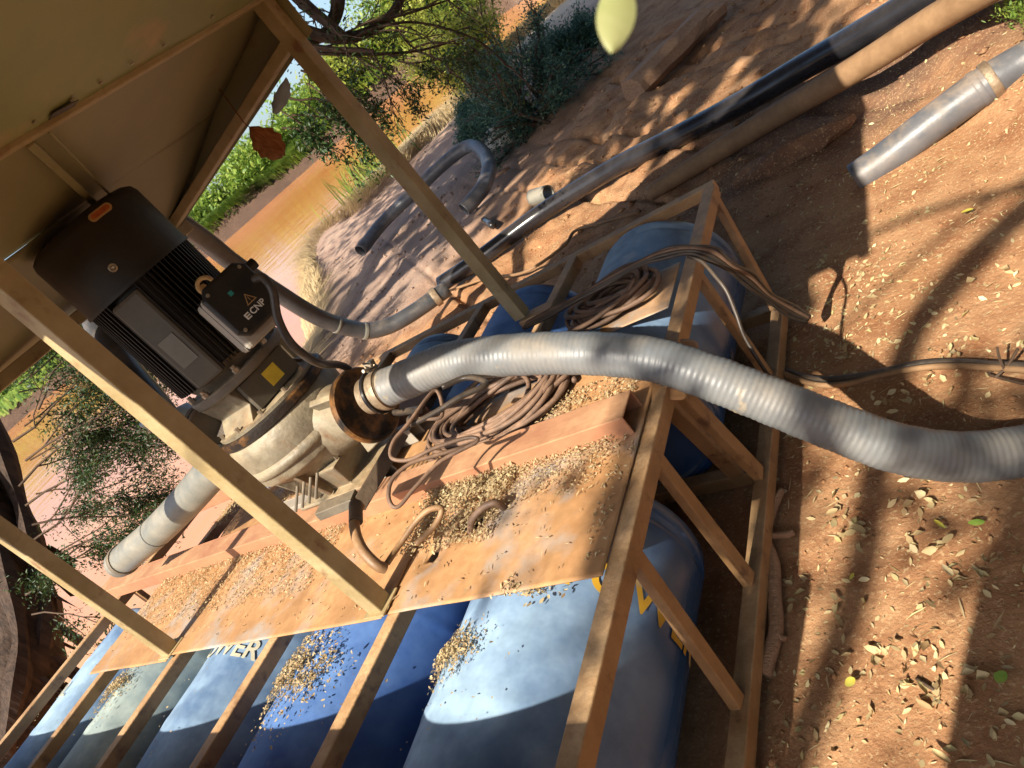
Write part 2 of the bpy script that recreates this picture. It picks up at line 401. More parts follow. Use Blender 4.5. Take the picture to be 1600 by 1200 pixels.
def vnoise(X, Y, s, seed=0):
    """smooth value noise"""
    x = X / s + seed * 17.3; y = Y / s + seed * 9.1
    xi = np.floor(x).astype(np.int64); yi = np.floor(y).astype(np.int64)
    fx = x - xi; fy = y - yi; fx = fx * fx * (3 - 2 * fx); fy = fy * fy * (3 - 2 * fy)
    def h(a, b):
        n = (a * 374761393 + b * 668265263 + seed * 1442695) & 0x7fffffff
        n = (n ^ (n >> 13)) * 1274126177 & 0x7fffffff
        return ((n ^ (n >> 16)) & 0xffff) / 65535.0
    return (h(xi, yi) * (1 - fx) + h(xi + 1, yi) * fx) * (1 - fy) + (h(xi, yi + 1) * (1 - fx) + h(xi + 1, yi + 1) * fx) * fy
def tilt(X, Y):
    return .03 * np.maximum(-.66 * X + .75 * Y, -20)
def ss(a, b, x):
    t = np.clip((x - a) / (b - a), 0, 1); return t * t * (3 - 2 * t)
def height(X, Y):
    X = np.asarray(X, float); Y = np.asarray(Y, float)
    r = np.hypot(X, Y)
    dc = crest_d(X, Y)           # >0 on the land side (east)
    df = far_d(X, Y)             # >0 east of the far bank
    n = (vnoise(X, Y, 2.2, 1) - .5) * .14 + (vnoise(X, Y, .7, 2) - .5) * .06 + (vnoise(X, Y, .22, 3) - .5) * .022 + (vnoise(X, Y, .07, 4) - .5) * .011
    # gullies beyond the raft
    g = ss(3.3, 4.5, Y) * ss(14, 9, r) * (1 - .5 * ss(5.5, 8, r) * ss(-3, -4.5, X) + .9 * ss(5.5, 7, r) * ss(-4.5, -3, X))
    w = X * .62 + Y * .78
    n = n + g * ((vnoise(X * .5 + Y * .25, Y * .5 - X * .6, .55, 5) - .5) * .11 + (vnoise(X, Y, .35, 6) - .5) * .05 + (vnoise(X, Y, .12, 9) - .5) * .03)
    rill = np.abs(vnoise(w * .15 , w * 1.0 + X * .2, .5, 8) - .5)
    n = n - g * .045 * ss(.12, 0, rill)
    flat = ss(.2, 1.4, np.hypot(np.maximum(np.abs(X + 2.7) - 2.2, 0), np.maximum(np.abs(Y - 1.2) - 1.8, 0)))
    land = n * (.25 + .75 * flat) + tilt(X, Y) * ss(7, 16, r) * .9
    # bench on the right
    land = land + .10 * ss(.25, .55, (X + .55) * .8 + (Y - 3.4) * .22) * ss(2.6, 3.4, Y)
    bed = -1.7 + tilt(X, Y)
    h = bed + (land - bed) * ss(-1.3, .1, dc + (vnoise(X, Y, .9, 7) - .5) * .5)
    fb = bed + (2.2 + 2.2 * ss(0, 25, -df) + (vnoise(X, Y, 6, 9) - .5) * 1.2 + ss(1.5, 0, -df) * 0)
    h = np.where(df < 2.0, np.maximum(h, bed + (fb - bed) * ss(1.6, -.3, df)), h)
    return h
def hz(x, y): return float(height(np.array([x]), np.array([y]))[0])

def build_ground():
    # rings about the camera foot, finer where the picture looks
    th0 = 128.0
    a = np.linspace(-1, 1, 760)
    ang = np.radians(th0 + 180 * np.sign(a) * np.abs(a) ** 1.55)[:-1]
    rad = np.concatenate([[0.02], np.geomspace(.25, 10, 430), np.geomspace(10.1, 1200, 190)])
    A, Rr = np.meshgrid(ang, rad)
    X = Rr * np.cos(A); Y = Rr * np.sin(A); Z = height(X, Y)
    V = np.stack([X, Y, Z], -1).reshape(-1, 3)
    nr, na = X.shape
    i = np.arange(nr - 1)[:, None]; j = np.arange(na)[None, :]; j2 = (j + 1) % na
    F = np.stack([i * na + j + 0 * i, (i + 1) * na + j, (i + 1) * na + j2, i * na + j2], -1).reshape(-1, 4)
    o = mesh_obj('ground', (V, F), MT['ground'], smooth=True, sharp=0)
    tag(o, kind='structure')
build_ground()

def build_water():
    xs = np.array([-900, 60.]); ys = np.array([-300, 1100.])
    X, Y = np.meshgrid(np.linspace(-120, 40, 41), np.linspace(-70, 150, 56))
    Z = -.9 + tilt(X, Y)
    V = np.stack([X, Y, Z], -1).reshape(-1, 3); nr, na = X.shape
    i = np.arange(nr - 1)[:, None]; j = np.arange(na - 1)[None, :]
    F = np.stack([i * na + j, i * na + j + 1, (i + 1) * na + j + 1, (i + 1) * na + j], -1).reshape(-1, 4)
    o = mesh_obj('river_water', (V, F), MT['water'], smooth=True, sharp=0)
    tag(o, kind='structure')
build_water()

# ------------------------------------------------------------------ raft (frame, deck, roof: one welded thing)
raft = thing('pump_raft', (-2.6, 1.2, 0), 'welded steel pump raft with dusty sheet deck and a sheet roof on square posts', 'raft')
TW = .05
def rail(p, q, m='frame', w=TW, h=TW, name='rail', up=(0, 0, 1), bevel=.004, label=None):
    o = mesh_obj(name, MB().beam(p, q, w, h, up), MT[m], raft, bevel=bevel)
    if label: o['label'] = label
    return o
YN, YF = .16, 2.69
zt = .575
# near end (camera side) top rail, bottom rail, struts
rail((-.914, YN, zt), (-.950, 2.655, zt), name='end_rail')
rail((-.895, YN, .075), (-.925, 2.50, .06), name='bottom_rail')
for y0, y1, w in ((.965, .87, .042), (1.26, 1.215, .045), (1.55, 1.60, .05), (2.10, 2.06, .04), (2.625, 2.47, .045)):
    rail((-.915 - .012 * y0, y0, zt - .025), (-.898 - .010 * y1, y1, .10), name='strut', w=w, h=.03, up=(1, 0, 0))
rail((-1.02, 1.60, zt - .03), (-.985, 1.635, .11), name='strut', w=.07, h=.05, up=(1, 0, 0))
rail((-.948, 1.635, .08), (-4.3, 1.70, .08), name='bottom_rail')
rail((-1.77, 2.30, .585), (-1.60, 2.30, .585), name='foot_plate', w=.07, h=.04)
# far side long rails
rail((-.935, 2.676, zt + .003), (-3.15, 2.715, zt - .002), name='side_rail', w=.05, h=.045, m='frame')
rail((-3.15, 2.715, zt - .002), (-4.30, 2.68, zt - .002), name='side_rail', w=.05, h=.045, m='frame')
rail((-.91, 2.52, .058), (-4.30, 2.60, .08), name='bottom_rail')
rail((-.90, YN - .02, zt + .002), (-4.32, YN - .02, zt + .002), name='side_rail')
rail((-.90, YN - .02, .08), (-4.32, YN - .02, .08), name='bottom_rail')
# cross tubes under the deck
for x0, x1 in ((-1.680, -1.620), (-2.300, -2.195), (-2.985, -2.93), (-3.685, -3.60)):
    rail((x0, YN, zt), (x1, 2.688, zt), name='cross_tube', m='frame')
rail((-4.36, YN, zt - .004), (-4.25, 2.66, zt - .004), name='end_rail')
rail((-4.30, YN, .08), (-4.25, 2.66, .08), name='bottom_rail')
for y in (.2, 1.4, 2.6): rail((-4.29, y, .105), (-4.29, y, zt - .028), name='strut', w=.045, h=.03)
# unseen timber board added on the near long side to shade the drum ends
mesh_obj('shade_board', MB().box((-4.36, .112, .605), (-.90, .147, .935)), MT['dimwood'], raft, bevel=.003)

def deck_sheet(x0, x1, y0, y1, z, holes=(), cell=.012, cut=None, seed=1):
    nx = int((x1 - x0) / cell); ny = int((y1 - y0) / cell)
    X, Y = np.meshgrid(np.linspace(x0, x1, nx + 1), np.linspace(y0, y1, ny + 1), indexing='ij')
    keep = np.ones((nx, ny), bool)
    cx = (X[:-1, :-1] + X[1:, 1:]) / 2; cy = (Y[:-1, :-1] + Y[1:, 1:]) / 2
    for hx, hy, hr in holes:
        keep &= np.hypot(cx - hx, cy - hy) > hr
        d = np.hypot(X - hx, Y - hy); m = (d < hr + cell * .9) & (d > hr - cell * .9)
        X = np.where(m, hx + (X - hx) / np.maximum(d, 1e-6) * hr, X); Y = np.where(m, hy + (Y - hy) / np.maximum(d, 1e-6) * hr, Y)
    if cut is not None: keep &= cut(cx, cy)
    Z = z + (vnoise(X, Y, .45, seed) - .5) * .006 + (vnoise(X, Y, .16, seed + 3) - .5) * .003
    for hx, hy, hr in holes:
        d = np.hypot(X - hx, Y - hy); Z = Z - .012 * np.exp(-((d - hr) / .03) ** 2)
    I = np.arange(X.size).reshape(X.shape)
    F = np.stack([I[:-1, :-1], I[1:, :-1], I[1:, 1:], I[:-1, 1:]], -1)[keep]
    V = np.stack([X, Y, Z], -1).reshape(-1, 3)
    used = np.unique(F); mp = -np.ones(len(V), int); mp[used] = np.arange(len(used))
    o = mesh_obj('deck_sheet', (V[used], mp[F]), MT['sheet'], raft, smooth=True, sharp=0)
    s = o.modifiers.new('thickness', 'SOLIDIFY'); s.thickness = .003; s.offset = 1
    return o
deck_sheet(-1.70, -.947, .875, 1.76, .604, holes=((-1.49, 1.165, .042), (-1.735 + .13, 1.06, .02)), seed=2,
           cut=lambda x, y: (y < 1.60) | (x < -1.05 - .15 * np.sin(y * 30)))
deck_sheet(-3.03, -1.69, .86, 1.335, .609, seed=4)
deck_sheet(-3.79, -3.01, .84, 1.335, .604, seed=5, cut=lambda x, y: x > -3.79 + (y - .84) * .12)
deck_sheet(-3.3, -1.69, 1.40, 1.86, .605, seed=6)
deck_sheet(-1.42, -.975, 1.87, 2.13, .607, seed=8)
# bent torn flap at the deck end
def flap(pts, name='torn_flap'):
    mb = MB(); n = len(pts)
    mb.add(pts, [tuple(range(n))])
    o = mesh_obj(name, mb, MT['sheet'], raft); s = o.modifiers.new('thickness', 'SOLIDIFY'); s.thickness = .003
    return o
mb = MB()
G = [[(x_, y_ + .01 * k, z_ - .006 * k + .01 * math.sin(y_ * 60)) for k, (x_, z_) in enumerate(((-.955, .610), (-.930, .604), (-.900, .592), (-.872, .570)))] for y_ in (1.43, 1.48, 1.53, 1.58, 1.63, 1.68)]
mb.add([p for row in G for p in row], [(i * 4 + j, i * 4 + j + 1, (i + 1) * 4 + j + 1, (i + 1) * 4 + j) for i in range(5) for j in range(3)])
o = mesh_obj('torn_flap', mb, MT['sheet'], raft, smooth=True, sharp=0)
o.modifiers.new('sub', 'SUBSURF').render_levels = 2; s = o.modifiers.new('thickness', 'SOLIDIFY'); s.thickness = .003
# red channels
def channel(x0, x1, y0, y1, z0, z1, dy=0, name='red_channel', m='redchannel'):
    t = .006; mb = MB()
    prof = [(y0, z0), (y0, z1), (y1, z1), (y1, z0), (y1 - t, z0), (y1 - t, z1 - t), (y0 + t, z1 - t), (y0 + t, z0)]
    vs = [(x0, y, z) for y, z in prof] + [(x1, y + dy, z) for y, z in prof]
    fs = [(i, (i + 1) % 8, 8 + (i + 1) % 8, 8 + i) for i in range(8)]
    for k in (0, 8): fs += [tuple(k + q for q in a) for a in ((0, 1, 6, 7), (1, 2, 5, 6), (2, 3, 4, 5))]
    mb.add(vs, fs)
    return mesh_obj(name, mb, MT[m], raft, bevel=.003)
channel(-4.44, -.965, 1.315, 1.425, .606, .668, dy=-.005)
channel(-4.30, -2.05, 1.83, 1.95, .606, .668)
channel(-2.75, -2.02, 1.44, 1.50, .612, .675, name='pump_sill', m='lbox')
channel(-2.75, -2.02, 1.66, 1.72, .612, .675, name='pump_sill', m='lbox')
# posts
POSTS = {'A': (-1.722, .905), 'B': (-3.018, .885), 'C': (-1.755, 2.30), 'D': (-3.02, 2.30)}
for k, (x, y) in POSTS.items():
    zt_ = {'A': 2.0, 'C': 2.07, 'B': 1.72, 'D': 1.72}[k]
    rail((x, y, .612), (x, y, zt_), 'post', .058, .058, name='post')
# roof beams and sheets
rail((-1.75, 2.30, 1.925), (-3.06, 2.30, 1.755), 'post', .055, .04, name='roof_beam')
rail((-1.75, .905, 1.925), (-3.06, .885, 1.755), 'post', .07, .05, name='roof_beam')
rail((-3.015, .30, 1.718), (-3.015, 2.40, 1.728), 'post', .07, .05, name='roof_beam')
rail((-1.735, .2, 2.020), (-1.735, 2.42, 2.072), 'post', .030, .020, name='roof_beam', label='brown dusty roof beam along the fold between two roof sheets')
rail((-1.75, 1.235, 2.034), (-3.0, 2.13, 1.762), 'roofbrown', .022, .015, name='roof_brace')
rail((-1.75, 1.30, 2.036), (-3.0, 2.20, 1.758), 'roofbrown', .008, .01, name='roof_brace')
def sheet4(p, name, m, nx=24, ny=24, amp=.012, seed=1, th=.003, dip=False):
    a, b, c, d = [np.array(q, float) for q in p]
    u, v = np.meshgrid(np.linspace(0, 1, nx), np.linspace(0, 1, ny), indexing='ij')
    P = (a[None, None] * ((1 - u) * (1 - v))[..., None] + b * (u * (1 - v))[..., None] + c * (u * v)[..., None] + d * ((1 - u) * v)[..., None])
    P[..., 2] += (vnoise(P[..., 0], P[..., 1], .5, seed) - .5) * amp * 2
    if dip: P[..., 2] -= ss(1.75, 2.36, P[..., 1]) * .13 * ss(-3.1, -1.72, P[..., 0])
    I = np.arange(nx * ny).reshape(nx, ny)
    F = np.stack([I[:-1, :-1], I[1:, :-1], I[1:, 1:], I[:-1, 1:]], -1).reshape(-1, 4)
    o = mesh_obj(name, (P.reshape(-1, 3), F), MT[m], raft, smooth=True, sharp=0)
    s = o.modifiers.new('thickness', 'SOLIDIFY'); s.thickness = th; s.offset = 1
    return o
sheet4(((-1.725, .45, 2.036), (-2.33, .45, 1.935), (-2.33, 2.36, 1.955), (-1.725, 2.36, 2.088)), 'roof_sheet', 'roofbrown', seed=3)
sheet4(((-2.32, .45, 1.942), (-3.12, .45, 1.752), (-3.12, 2.36, 1.752), (-2.32, 2.36, 1.962)), 'roof_sheet', 'roofbrown', seed=5)
sheet4(((-1.765, .18, 2.018), (-.86, .18, 2.12), (-.86, 2.40, 2.17), (-1.765, 2.42, 2.070)), 'roof_sheet', 'roof', seed=7, amp=.003)
for p_ in ((-1.660, 1.945, 2.085), (-1.660, 1.712, 2.076), (-1.660, 1.576, 2.071), (-1.670, 1.461, 2.069), (-1.670, 1.355, 2.063), (-1.680, 1.239, 2.057)):
    z_ = 2.030 + (p_[1] - .18) / 2.24 * .052 - .007
    mesh_obj('rivet', MB().lathe([(0, 0), (.006, .001), (.006, .004), (0, .005)], (p_[0], p_[1], z_), (0, 0, 1), 8), MT['bolt'], raft)
z_ = (-1.690, 1.335, 2.052)
mesh_obj('torn_sticker', MB().box((-1.705, z_[1] - .045, 2.046), (-1.675, z_[1] + .04, 2.048)), MT['darksteel'], raft)
for x_, y_ in ((-1.722, .905), (-3.018, .885)):
    mesh_obj('base_plate', MB().box((x_ - .045, y_ - .042, .612), (x_ + .045, y_ + .05, .618)), MT['post'], raft, bevel=.002)
sheet4(((-1.70, 2.345, 1.90), (-3.08, 2.345, 1.735), (-3.08, 2.352, 1.86), (-1.70, 2.352, 2.16)), 'roof_fascia', 'roofbrown', 10, 3, 0)
rail((-.88, .20, 2.095), (-.88, 2.40, 2.15), 'post', .05, .05, name='roof_beam')

# ------------------------------------------------------------------ drums
DR, DL = .294, .93
def drum_profile():
    R, Ln = DR, DL
    p = [(.0, .018), (.05, .018), (R - .05, .014), (R - .045, .0), (R - .022, .0), (R - .006, .012), (R, .04)]
    p += [(R, .06), (R - .006, .068), (R - .006, .078), (R, .086), (R, .096), (R, .262), (R, .27), (R + .0016, .285), (R + .0016, .30), (R, .315), (R, .323), (R, Ln - .323), (R, Ln - .315), (R + .0016, Ln - .30), (R + .0016, Ln - .285), (R, Ln - .27), (R, Ln - .262), (R, Ln - .096), (R, Ln - .086), (R - .006, Ln - .078), (R - .006, Ln - .068), (R, Ln - .06)]
    p += [(R, Ln - .04), (R - .006, Ln - .012), (R - .022, Ln), (R - .045, Ln), (R - .05, Ln - .014), (.05, Ln - .018), (.0, Ln - .018)]
    return p
def text_mesh(txt, size):
    cu = bpy.data.curves.new('t', 'FONT'); cu.body = txt; cu.size = size; cu.align_x = 'CENTER'; cu.align_y = 'CENTER'
    cu.offset = size * .018
    o = bpy.data.objects.new('t', cu); COL.objects.link(o)
    dg = bpy.context.evaluated_depsgraph_get(); dg.update()
    me = bpy.data.meshes.new_from_object(o.evaluated_get(dg))
    bpy.data.objects.remove(o); bpy.data.curves.remove(cu)
    bm = bmesh.new(); bm.from_mesh(me); bpy.data.meshes.remove(me)
    return bm
def make_drum(label, m, cap=True):
    prof = []
    for (r0, y0), (r1, y1) in zip(drum_profile(), drum_profile()[1:]):
        k = max(1, int(abs(y1 - y0) / .035))
        prof += [(r0 + (r1 - r0) * i / k, y0 + (y1 - y0) * i / k) for i in range(k)]
    prof.append(drum_profile()[-1])
    dm = MB().lathe(prof, (0, 0, 0), (0, 1, 0), 72, ref=(1, 0, 0))
    for i, p in enumerate(dm.v):
        q = Vector(p); rad = math.hypot(q.x, q.z)
        if rad > .2:
            d = .0045 * noise.noise(q * 4.2) + .0018 * noise.noise(q * 11)
            dm.v[i] = (q.x * (1 + d / rad), q.y, q.z * (1 + d / rad))
    t = thing('plastic_drum', (0, 0, 0), label, 'drum', 'blue plastic drums lying in the raft frame')
    b = mesh_obj('body', dm, m, t, smooth=True, sharp=50)
    for ax, az in ((.20, .02), (-.20, -.02)):
        c = mesh_obj('bung', MB().lathe([(.034, .0), (.034, -.014), (.028, -.018), (.024, -.010), (.014, -.010), (.012, -.017), (0.001, -.017)], (ax, .015, az), (0, 1, 0), 20), MT['tan'], t, smooth=True, sharp=40)
    return t
def copy_tree(o, parent=None):
    c = o.copy(); COL.objects.link(c); c.parent = parent
    for ch in list(o.children): copy_tree(ch, c)
    return c
def drum_text(root, words, m, th0, y0, size, name='lettering'):
    """lettering wrapped round the drum, reading around the circumference, letter tops towards +Y"""
    bm = text_mesh(words, size)
    us = [v.co.x for v in bm.verts]; lo, hi = min(us), max(us); u = lo
    while u < hi:
        geo = bm.verts[:] + bm.edges[:] + bm.faces[:]
        bmesh.ops.bisect_plane(bm, geom=geo, plane_co=(u, 0, 0), plane_no=(1, 0, 0)); u += .014
    rr = DR + .0045
    for v in bm.verts:
        a = th0 - v.co.x / rr
        v.co = Vector((rr * math.cos(a), y0 + v.co.y, rr * math.sin(a)))
    me = bpy.data.meshes.new(name); bm.to_mesh(me); bm.free(); me.materials.append(m)
    o = bpy.data.objects.new(name, me); COL.objects.link(o); o.parent = root
    return o
front_x = [-1.268, -1.985, -2.645, -3.335, -4.00]
back_x = [-1.275, -1.93, -2.56, -3.25]
proto = make_drum('big pale blue drum nearest the camera, yellow letters on its side', MT['drumA'])
proto.location = (front_x[0], .334, .300)
drum_text(proto, 'POWER', MT['yprint'], R_(18), .625, .125)
fl = ['deep blue drum second from the camera end of the front row, leaf pile on top',
      'light blue drum in the middle of the front row with pale letters',
      'greyish faded drum second from the far left end of the front row',
      'pale blue drum at the far left end of the front row, behind the end post']
fm = [MT['drumB'], MT['drumA'], MT['drumC'], MT['drumA']]
drums = [proto]
def mk_copy(x, y, z, label, m, rz=0):
    c = copy_tree(proto)
    for ch in list(c.children):
        if ch.name.startswith('lettering'): bpy.data.objects.remove(ch)
    c.location = (x, y, z); c['label'] = label
    for ch in c.children:
        if ch.name.startswith('body'):
            me = ch.data.copy(); me.materials.clear(); me.materials.append(m); ch.data = me
        if ch.name.startswith('body'): ch.rotation_euler = (0, rz, 0)
    drums.append(c); return c
for i in range(4):
    c = mk_copy(front_x[i + 1], .334 - .01 * i, .298 - .004 * (i % 2), fl[i], fm[i], i * .7)
    if i == 0: drum_text(c, 'PO', MT['cprint'], R_(134), .46, .10)
    if i == 1: drum_text(c, 'POWER', MT['cprint'], R_(86), .55, .10)
    if i == 3: drum_text(c, 'OIL', MT['cprint'], R_(100), .48, .10)
bl = ['dark blue drum of the back row at the open frame end, cables over it',
      'blue drum in the back row between the thin roof post and the open stub tube',
      'light blue drum in the back row just behind the ribbed hose clamp',
      'blue drum in the back row hidden largely behind the pump']
for i in range(4):
    mk_copy(back_x[i], 1.69, .318, bl[i], (MT['drumA'], MT['drumB'], MT['drumA'], MT['drumB'])[i], 1.1 * i)

# ------------------------------------------------------------------ pump
PX_, PY_ = -2.30, 1.535
pump = thing('vertical_pump', (PX_, PY_, .64), 'tall cream cast iron pump with a black finned electric motor standing on the deck', 'pump')
def lz(prof, z, m, name, n=56, axis=(0, 0, 1), c=None, sharp=35, parent=None):
    return mesh_obj(name, MB().lathe(prof, c or (PX_, PY_, z), axis, n), MT[m], parent or pump, smooth=True, sharp=sharp)
# volute and flanges (z above)
lz([(.0, .0), (.125, .0), (.13, .05), (.14, .09), (.18, .135), (.222, .165), (.236, .175), (.238, .182), (.238, .200), (.240, .208), (.252, .215), (.256, .222), (.256, .236), (.250, .244), (.244, .25), (.246, .30), (.240, .335), (.228, .352), (.0, .352)], .70, 'cast', 'volute', sharp=45)
for a_, z_ in ((215, .80), (250, .80), (285, .80), (330, .80), (180, .80)):
    d = Vector((math.cos(R_(a_)), math.sin(R_(a_)), 0)); t = Vector((-d.y, d.x, 0)); c = Vector((PX_, PY_, 0)); q = [(.11, .70), (.15, .70), (.215, .862), (.11, .87)]
    mb = MB(); mb.add([c + d * r + t * .008 + Vector((0, 0, z)) for r, z in q] + [c + d * r - t * .008 + Vector((0, 0, z)) for r, z in q], [(0, 1, 2, 3), (7, 6, 5, 4)] + [(i, 4 + i, 4 + (i + 1) % 4, (i + 1) % 4) for i in range(4)])
    mesh_obj('casting_web', mb, MT['cast'], pump, bevel=.003)
lz([(.15, 0), (.232, 0), (.240, .006), (.240, .030), (.232, .036), (.15, .036)], 1.053, 'rust', 'cover_flange')
lz([(.12, 0), (.222, 0), (.222, .012), (.15, .018), (.13, .022)], 1.09, 'cast', 'cover_dome')
lz([(.125, 0), (.125, .13), (.13, .16)], 1.10, 'castdark', 'lantern')
lz([(.10, 0), (.192, 0), (.198, .006), (.198, .028), (.192, .034), (.10, .034)], 1.222, 'castdark', 'adapter_flange')
lz([(.10, 0), (.15, 0), (.175, .05), (.18, .055)], 1.256, 'cast', 'bearing_shield')
# lantern ribs
for a in (205, 277, 25, 60, 90, 145):
    ca, sa = math.cos(R_(a)), math.sin(R_(a)); d = Vector((ca, sa, 0)); t = Vector((-sa, ca, 0))
    mb = MB(); c = Vector((PX_, PY_, 0)); w = .03 if a != 277 else .085
    q = [(.12, 1.10), (.20, 1.095), (.145, 1.15), (.175, 1.222), (.12, 1.222)]
    vs = [c + d * r + t * w + Vector((0, 0, z)) for r, z in q] + [c + d * r - t * w + Vector((0, 0, z)) for r, z in q]
    mb.add(vs, [(0, 1, 2, 3, 4), (9, 8, 7, 6, 5)] + [(i, 5 + i, 5 + (i + 1) % 5, (i + 1) % 5) for i in range(5)])
    mesh_obj('rib', mb, MT['cast'], pump, bevel=.004)
# bolts round the cover
for k in range(12):
    a = R_(k * 30 + 12); p = (PX_ + .208 * math.cos(a), PY_ + .208 * math.sin(a), 1.089)
    mesh_obj('bolt', MB().lathe([(.0, .0), (.013, 0), (.013, .014), (.008, .015), (.008, .030), (.0, .031)], p, (0, 0, 1), 6), MT['bolt'], pump)
for k in range(8):
    a = R_(k * 45 + 10); p = (PX_ + .182 * math.cos(a), PY_ + .182 * math.sin(a), 1.256)
    mesh_obj('bolt', MB().lathe([(.0, .0), (.013, 0), (.013, .014), (.008, .015), (.008, .026), (.0, .027)], p, (0, 0, 1), 6), MT['bolt'], pump)
# label plate
e1 = Vector((.93, -.36, 0)).normalized(); e2 = Vector((.36, .93, 0)).normalized()
def panel(c, n, up, w, h, t, m, name, parent=pump, bevel=.002):
    n = Vector(n).normalized(); up = Vector(up); x = up.cross(n).normalized(); u = n.cross(x)
    return mesh_obj(name, MB().obox(c, x, u, n, w, h, t), MT[m], parent, bevel=bevel)
pdv = Vector((.975, -.222, 0)); pc = Vector((PX_, PY_, 1.165)) + pdv * .150
panel(pc, pdv, (0, 0, 1), .21, .105, .03, 'motorgrey', 'cover_plate')
panel(pc + pdv * .0165 + Vector((.22, .97, 0)) * .012, pdv, (0, 0, 1), .06, .058, .002, 'label', 'yellow_label', bevel=0)
# suction casing below the volute: tapered box body with foot
mb = MB()
def ring4(cx, cy, z, a, b): return [(cx - a, cy - b, z), (cx + a, cy - b, z), (cx + a, cy + b, z), (cx - a, cy + b, z)]
R4 = [ring4(PX_ + .02, PY_, .675, .20, .15), ring4(PX_ + .02, PY_, .690, .20, .15), ring4(PX_ + .02, PY_, .695, .11, .11), ring4(PX_ + .02, PY_, .80, .15, .14)]
mb.add([p for r in R4 for p in r], [(i * 4 + k, i * 4 + (k + 1) % 4, (i + 1) * 4 + (k + 1) % 4, (i + 1) * 4 + k) for i in range(3) for k in range(4)] + [(3, 2, 1, 0), (12, 13, 14, 15)])
mesh_obj('foot', mb, MT['cast'], pump, bevel=.01)
# discharge branch to +X with flange
FZ = .905
br = MB().tube([(PX_ + .10, PY_, FZ), (PX_ + .24, PY_, FZ), (PX_ + .34, PY_ - .005, FZ), (PX_ + .375, PY_ - .01, FZ)], [.15, .115, .095, .10], 40)
mesh_obj('branch', br, MT['cast'], pump, smooth=True, sharp=50)
FN = Vector((.985, -.03, .06)).normalized(); FC = Vector((PX_ + .372, PY_ - .012, FZ))
lz([(.05, 0), (.128, 0), (.134, .005), (.134, .020), (.128, .026), (.118, .026), (.112, .021), (.07, .018), (.0, .018)], 0, 'rust', 'branch_flange', axis=FN, c=FC, n=64)
for k in range(3):
    a = R_(60 + k * 115); mb = MB(); x = FN.cross(Vector((0, 0, 1))).normalized(); y = x.cross(FN)
    d = x * math.cos(a) + y * math.sin(a); tt = FN.cross(d)
    q = [(0, .128), (-.10, .15), (-.11, .09), (0, .09)]
    vs = [FC + FN * u + d * r + tt * .012 for u, r in q] + [FC + FN * u + d * r - tt * .012 for u, r in q]
    mb.add(vs, [(0, 1, 2, 3), (7, 6, 5, 4)] + [(i, 4 + i, 4 + (i + 1) % 4, (i + 1) % 4) for i in range(4)])
    mesh_obj('gusset', mb, MT['cast'], pump, bevel=.004)
# stub and clamp on the flange
HP = [(-1.839, 1.502, 0.939), (-1.799, 1.508, 0.937), (-1.745, 1.516, 0.930), (-1.677, 1.533, 0.919), (-1.533, 1.563, 0.896), (-1.356, 1.562, 0.845), (-1.197, 1.556, 0.788), (-1.055, 1.548, 0.726), (-0.926, 1.532, 0.659), (-0.819, 1.512, 0.570), (-0.702, 1.491, 0.446), (-0.589, 1.468, 0.327), (-0.481, 1.457, 0.211), (-0.369, 1.479, 0.111), (-0.247, 1.517, 0.047), (-0.120, 1.563, 0.005), (0.064, 1.637, -0.054)]
hp = resample(spline(HP, 14), .0042)
ax = (hp[14] - hp[0]).normalized()
lz([(.05, -.03), (.062, -.03), (.066, .0), (.066, .055), (.060, .06)], 0, 'steelring', 'hose_stub', axis=ax, c=hp[0] + ax * .02, n=40)
lz([(.06, 0), (.0705, 0), (.0715, .004), (.0715, .018), (.0705, .022), (.06, .022)], 0, 'steelring', 'hose_clamp', axis=ax, c=hp[0] + ax * .052, n=40)
lz([(.06, 0), (.075, 0), (.077, .004), (.075, .010), (.06, .010)], 0, 'hoseblack', 'gasket', axis=ax, c=hp[0] + ax * .026, n=40)
bx = hp[0] + ax * .06
upv = Vector((.35, .35, .85)).normalized(); upv = (upv - ax * upv.dot(ax)).normalized(); sd = ax.cross(upv)
mb = MB().tube([bx + upv * .076 - sd * .03, bx + upv * .082 + sd * .045], .006, 8).tube([bx + upv * .072 - sd * .018, bx + upv * .098 - sd * .022, bx + upv * .096 + sd * .0], .008, 8)
mb.tube([bx + upv * .072 + sd * .02, bx + upv * .100 + sd * .022, bx + upv * .085 + sd * .03 + ax * .03], .007, 8)
mesh_obj('clamp_bolt', mb, MT['bolt'], pump, smooth=True)
# motor: finned body with core, raised panel, cowl
core = MB().lathe([(.0, 0), (.16, 0), (.168, .01), (.168, .41), (.0, .41)], (PX_, PY_, 1.285), (0, 0, 1), 48)
body = mesh_obj('motor_body', core, MT['motor'], pump, smooth=True)
for k in range(72):
    a = 2 * math.pi * k / 72; deg = (math.degrees(a)) % 360
    if 286 < deg < 317: continue
    ca, sa = math.cos(a), math.sin(a); d = Vector((ca, sa, 0)); t = Vector((-sa, ca, 0)); c = Vector((PX_, PY_, 0))
    mesh_obj('fin', MB().obox(c + d * .180 + Vector((0, 0, 1.49)), d, t, Vector((0, 0, 1)), .040, .0035, .385), MT['motor'], body)
d = Vector((math.cos(R_(302)), math.sin(R_(302)), 0))
p1 = mesh_obj('nameplate_panel', MB().obox(Vector((PX_, PY_, 1.47)) + d * .176, d.cross(Vector((0, 0, 1))), Vector((0, 0, 1)), d, .115, .36, .045), MT['motorgrey'], pump, bevel=.012)
mesh_obj('nameplate', MB().obox(Vector((PX_, PY_, 1.43)) + d * .200, d.cross(Vector((0, 0, 1))), Vector((0, 0, 1)), d, .065, .11, .004), MT['plate'], p1, bevel=.001)
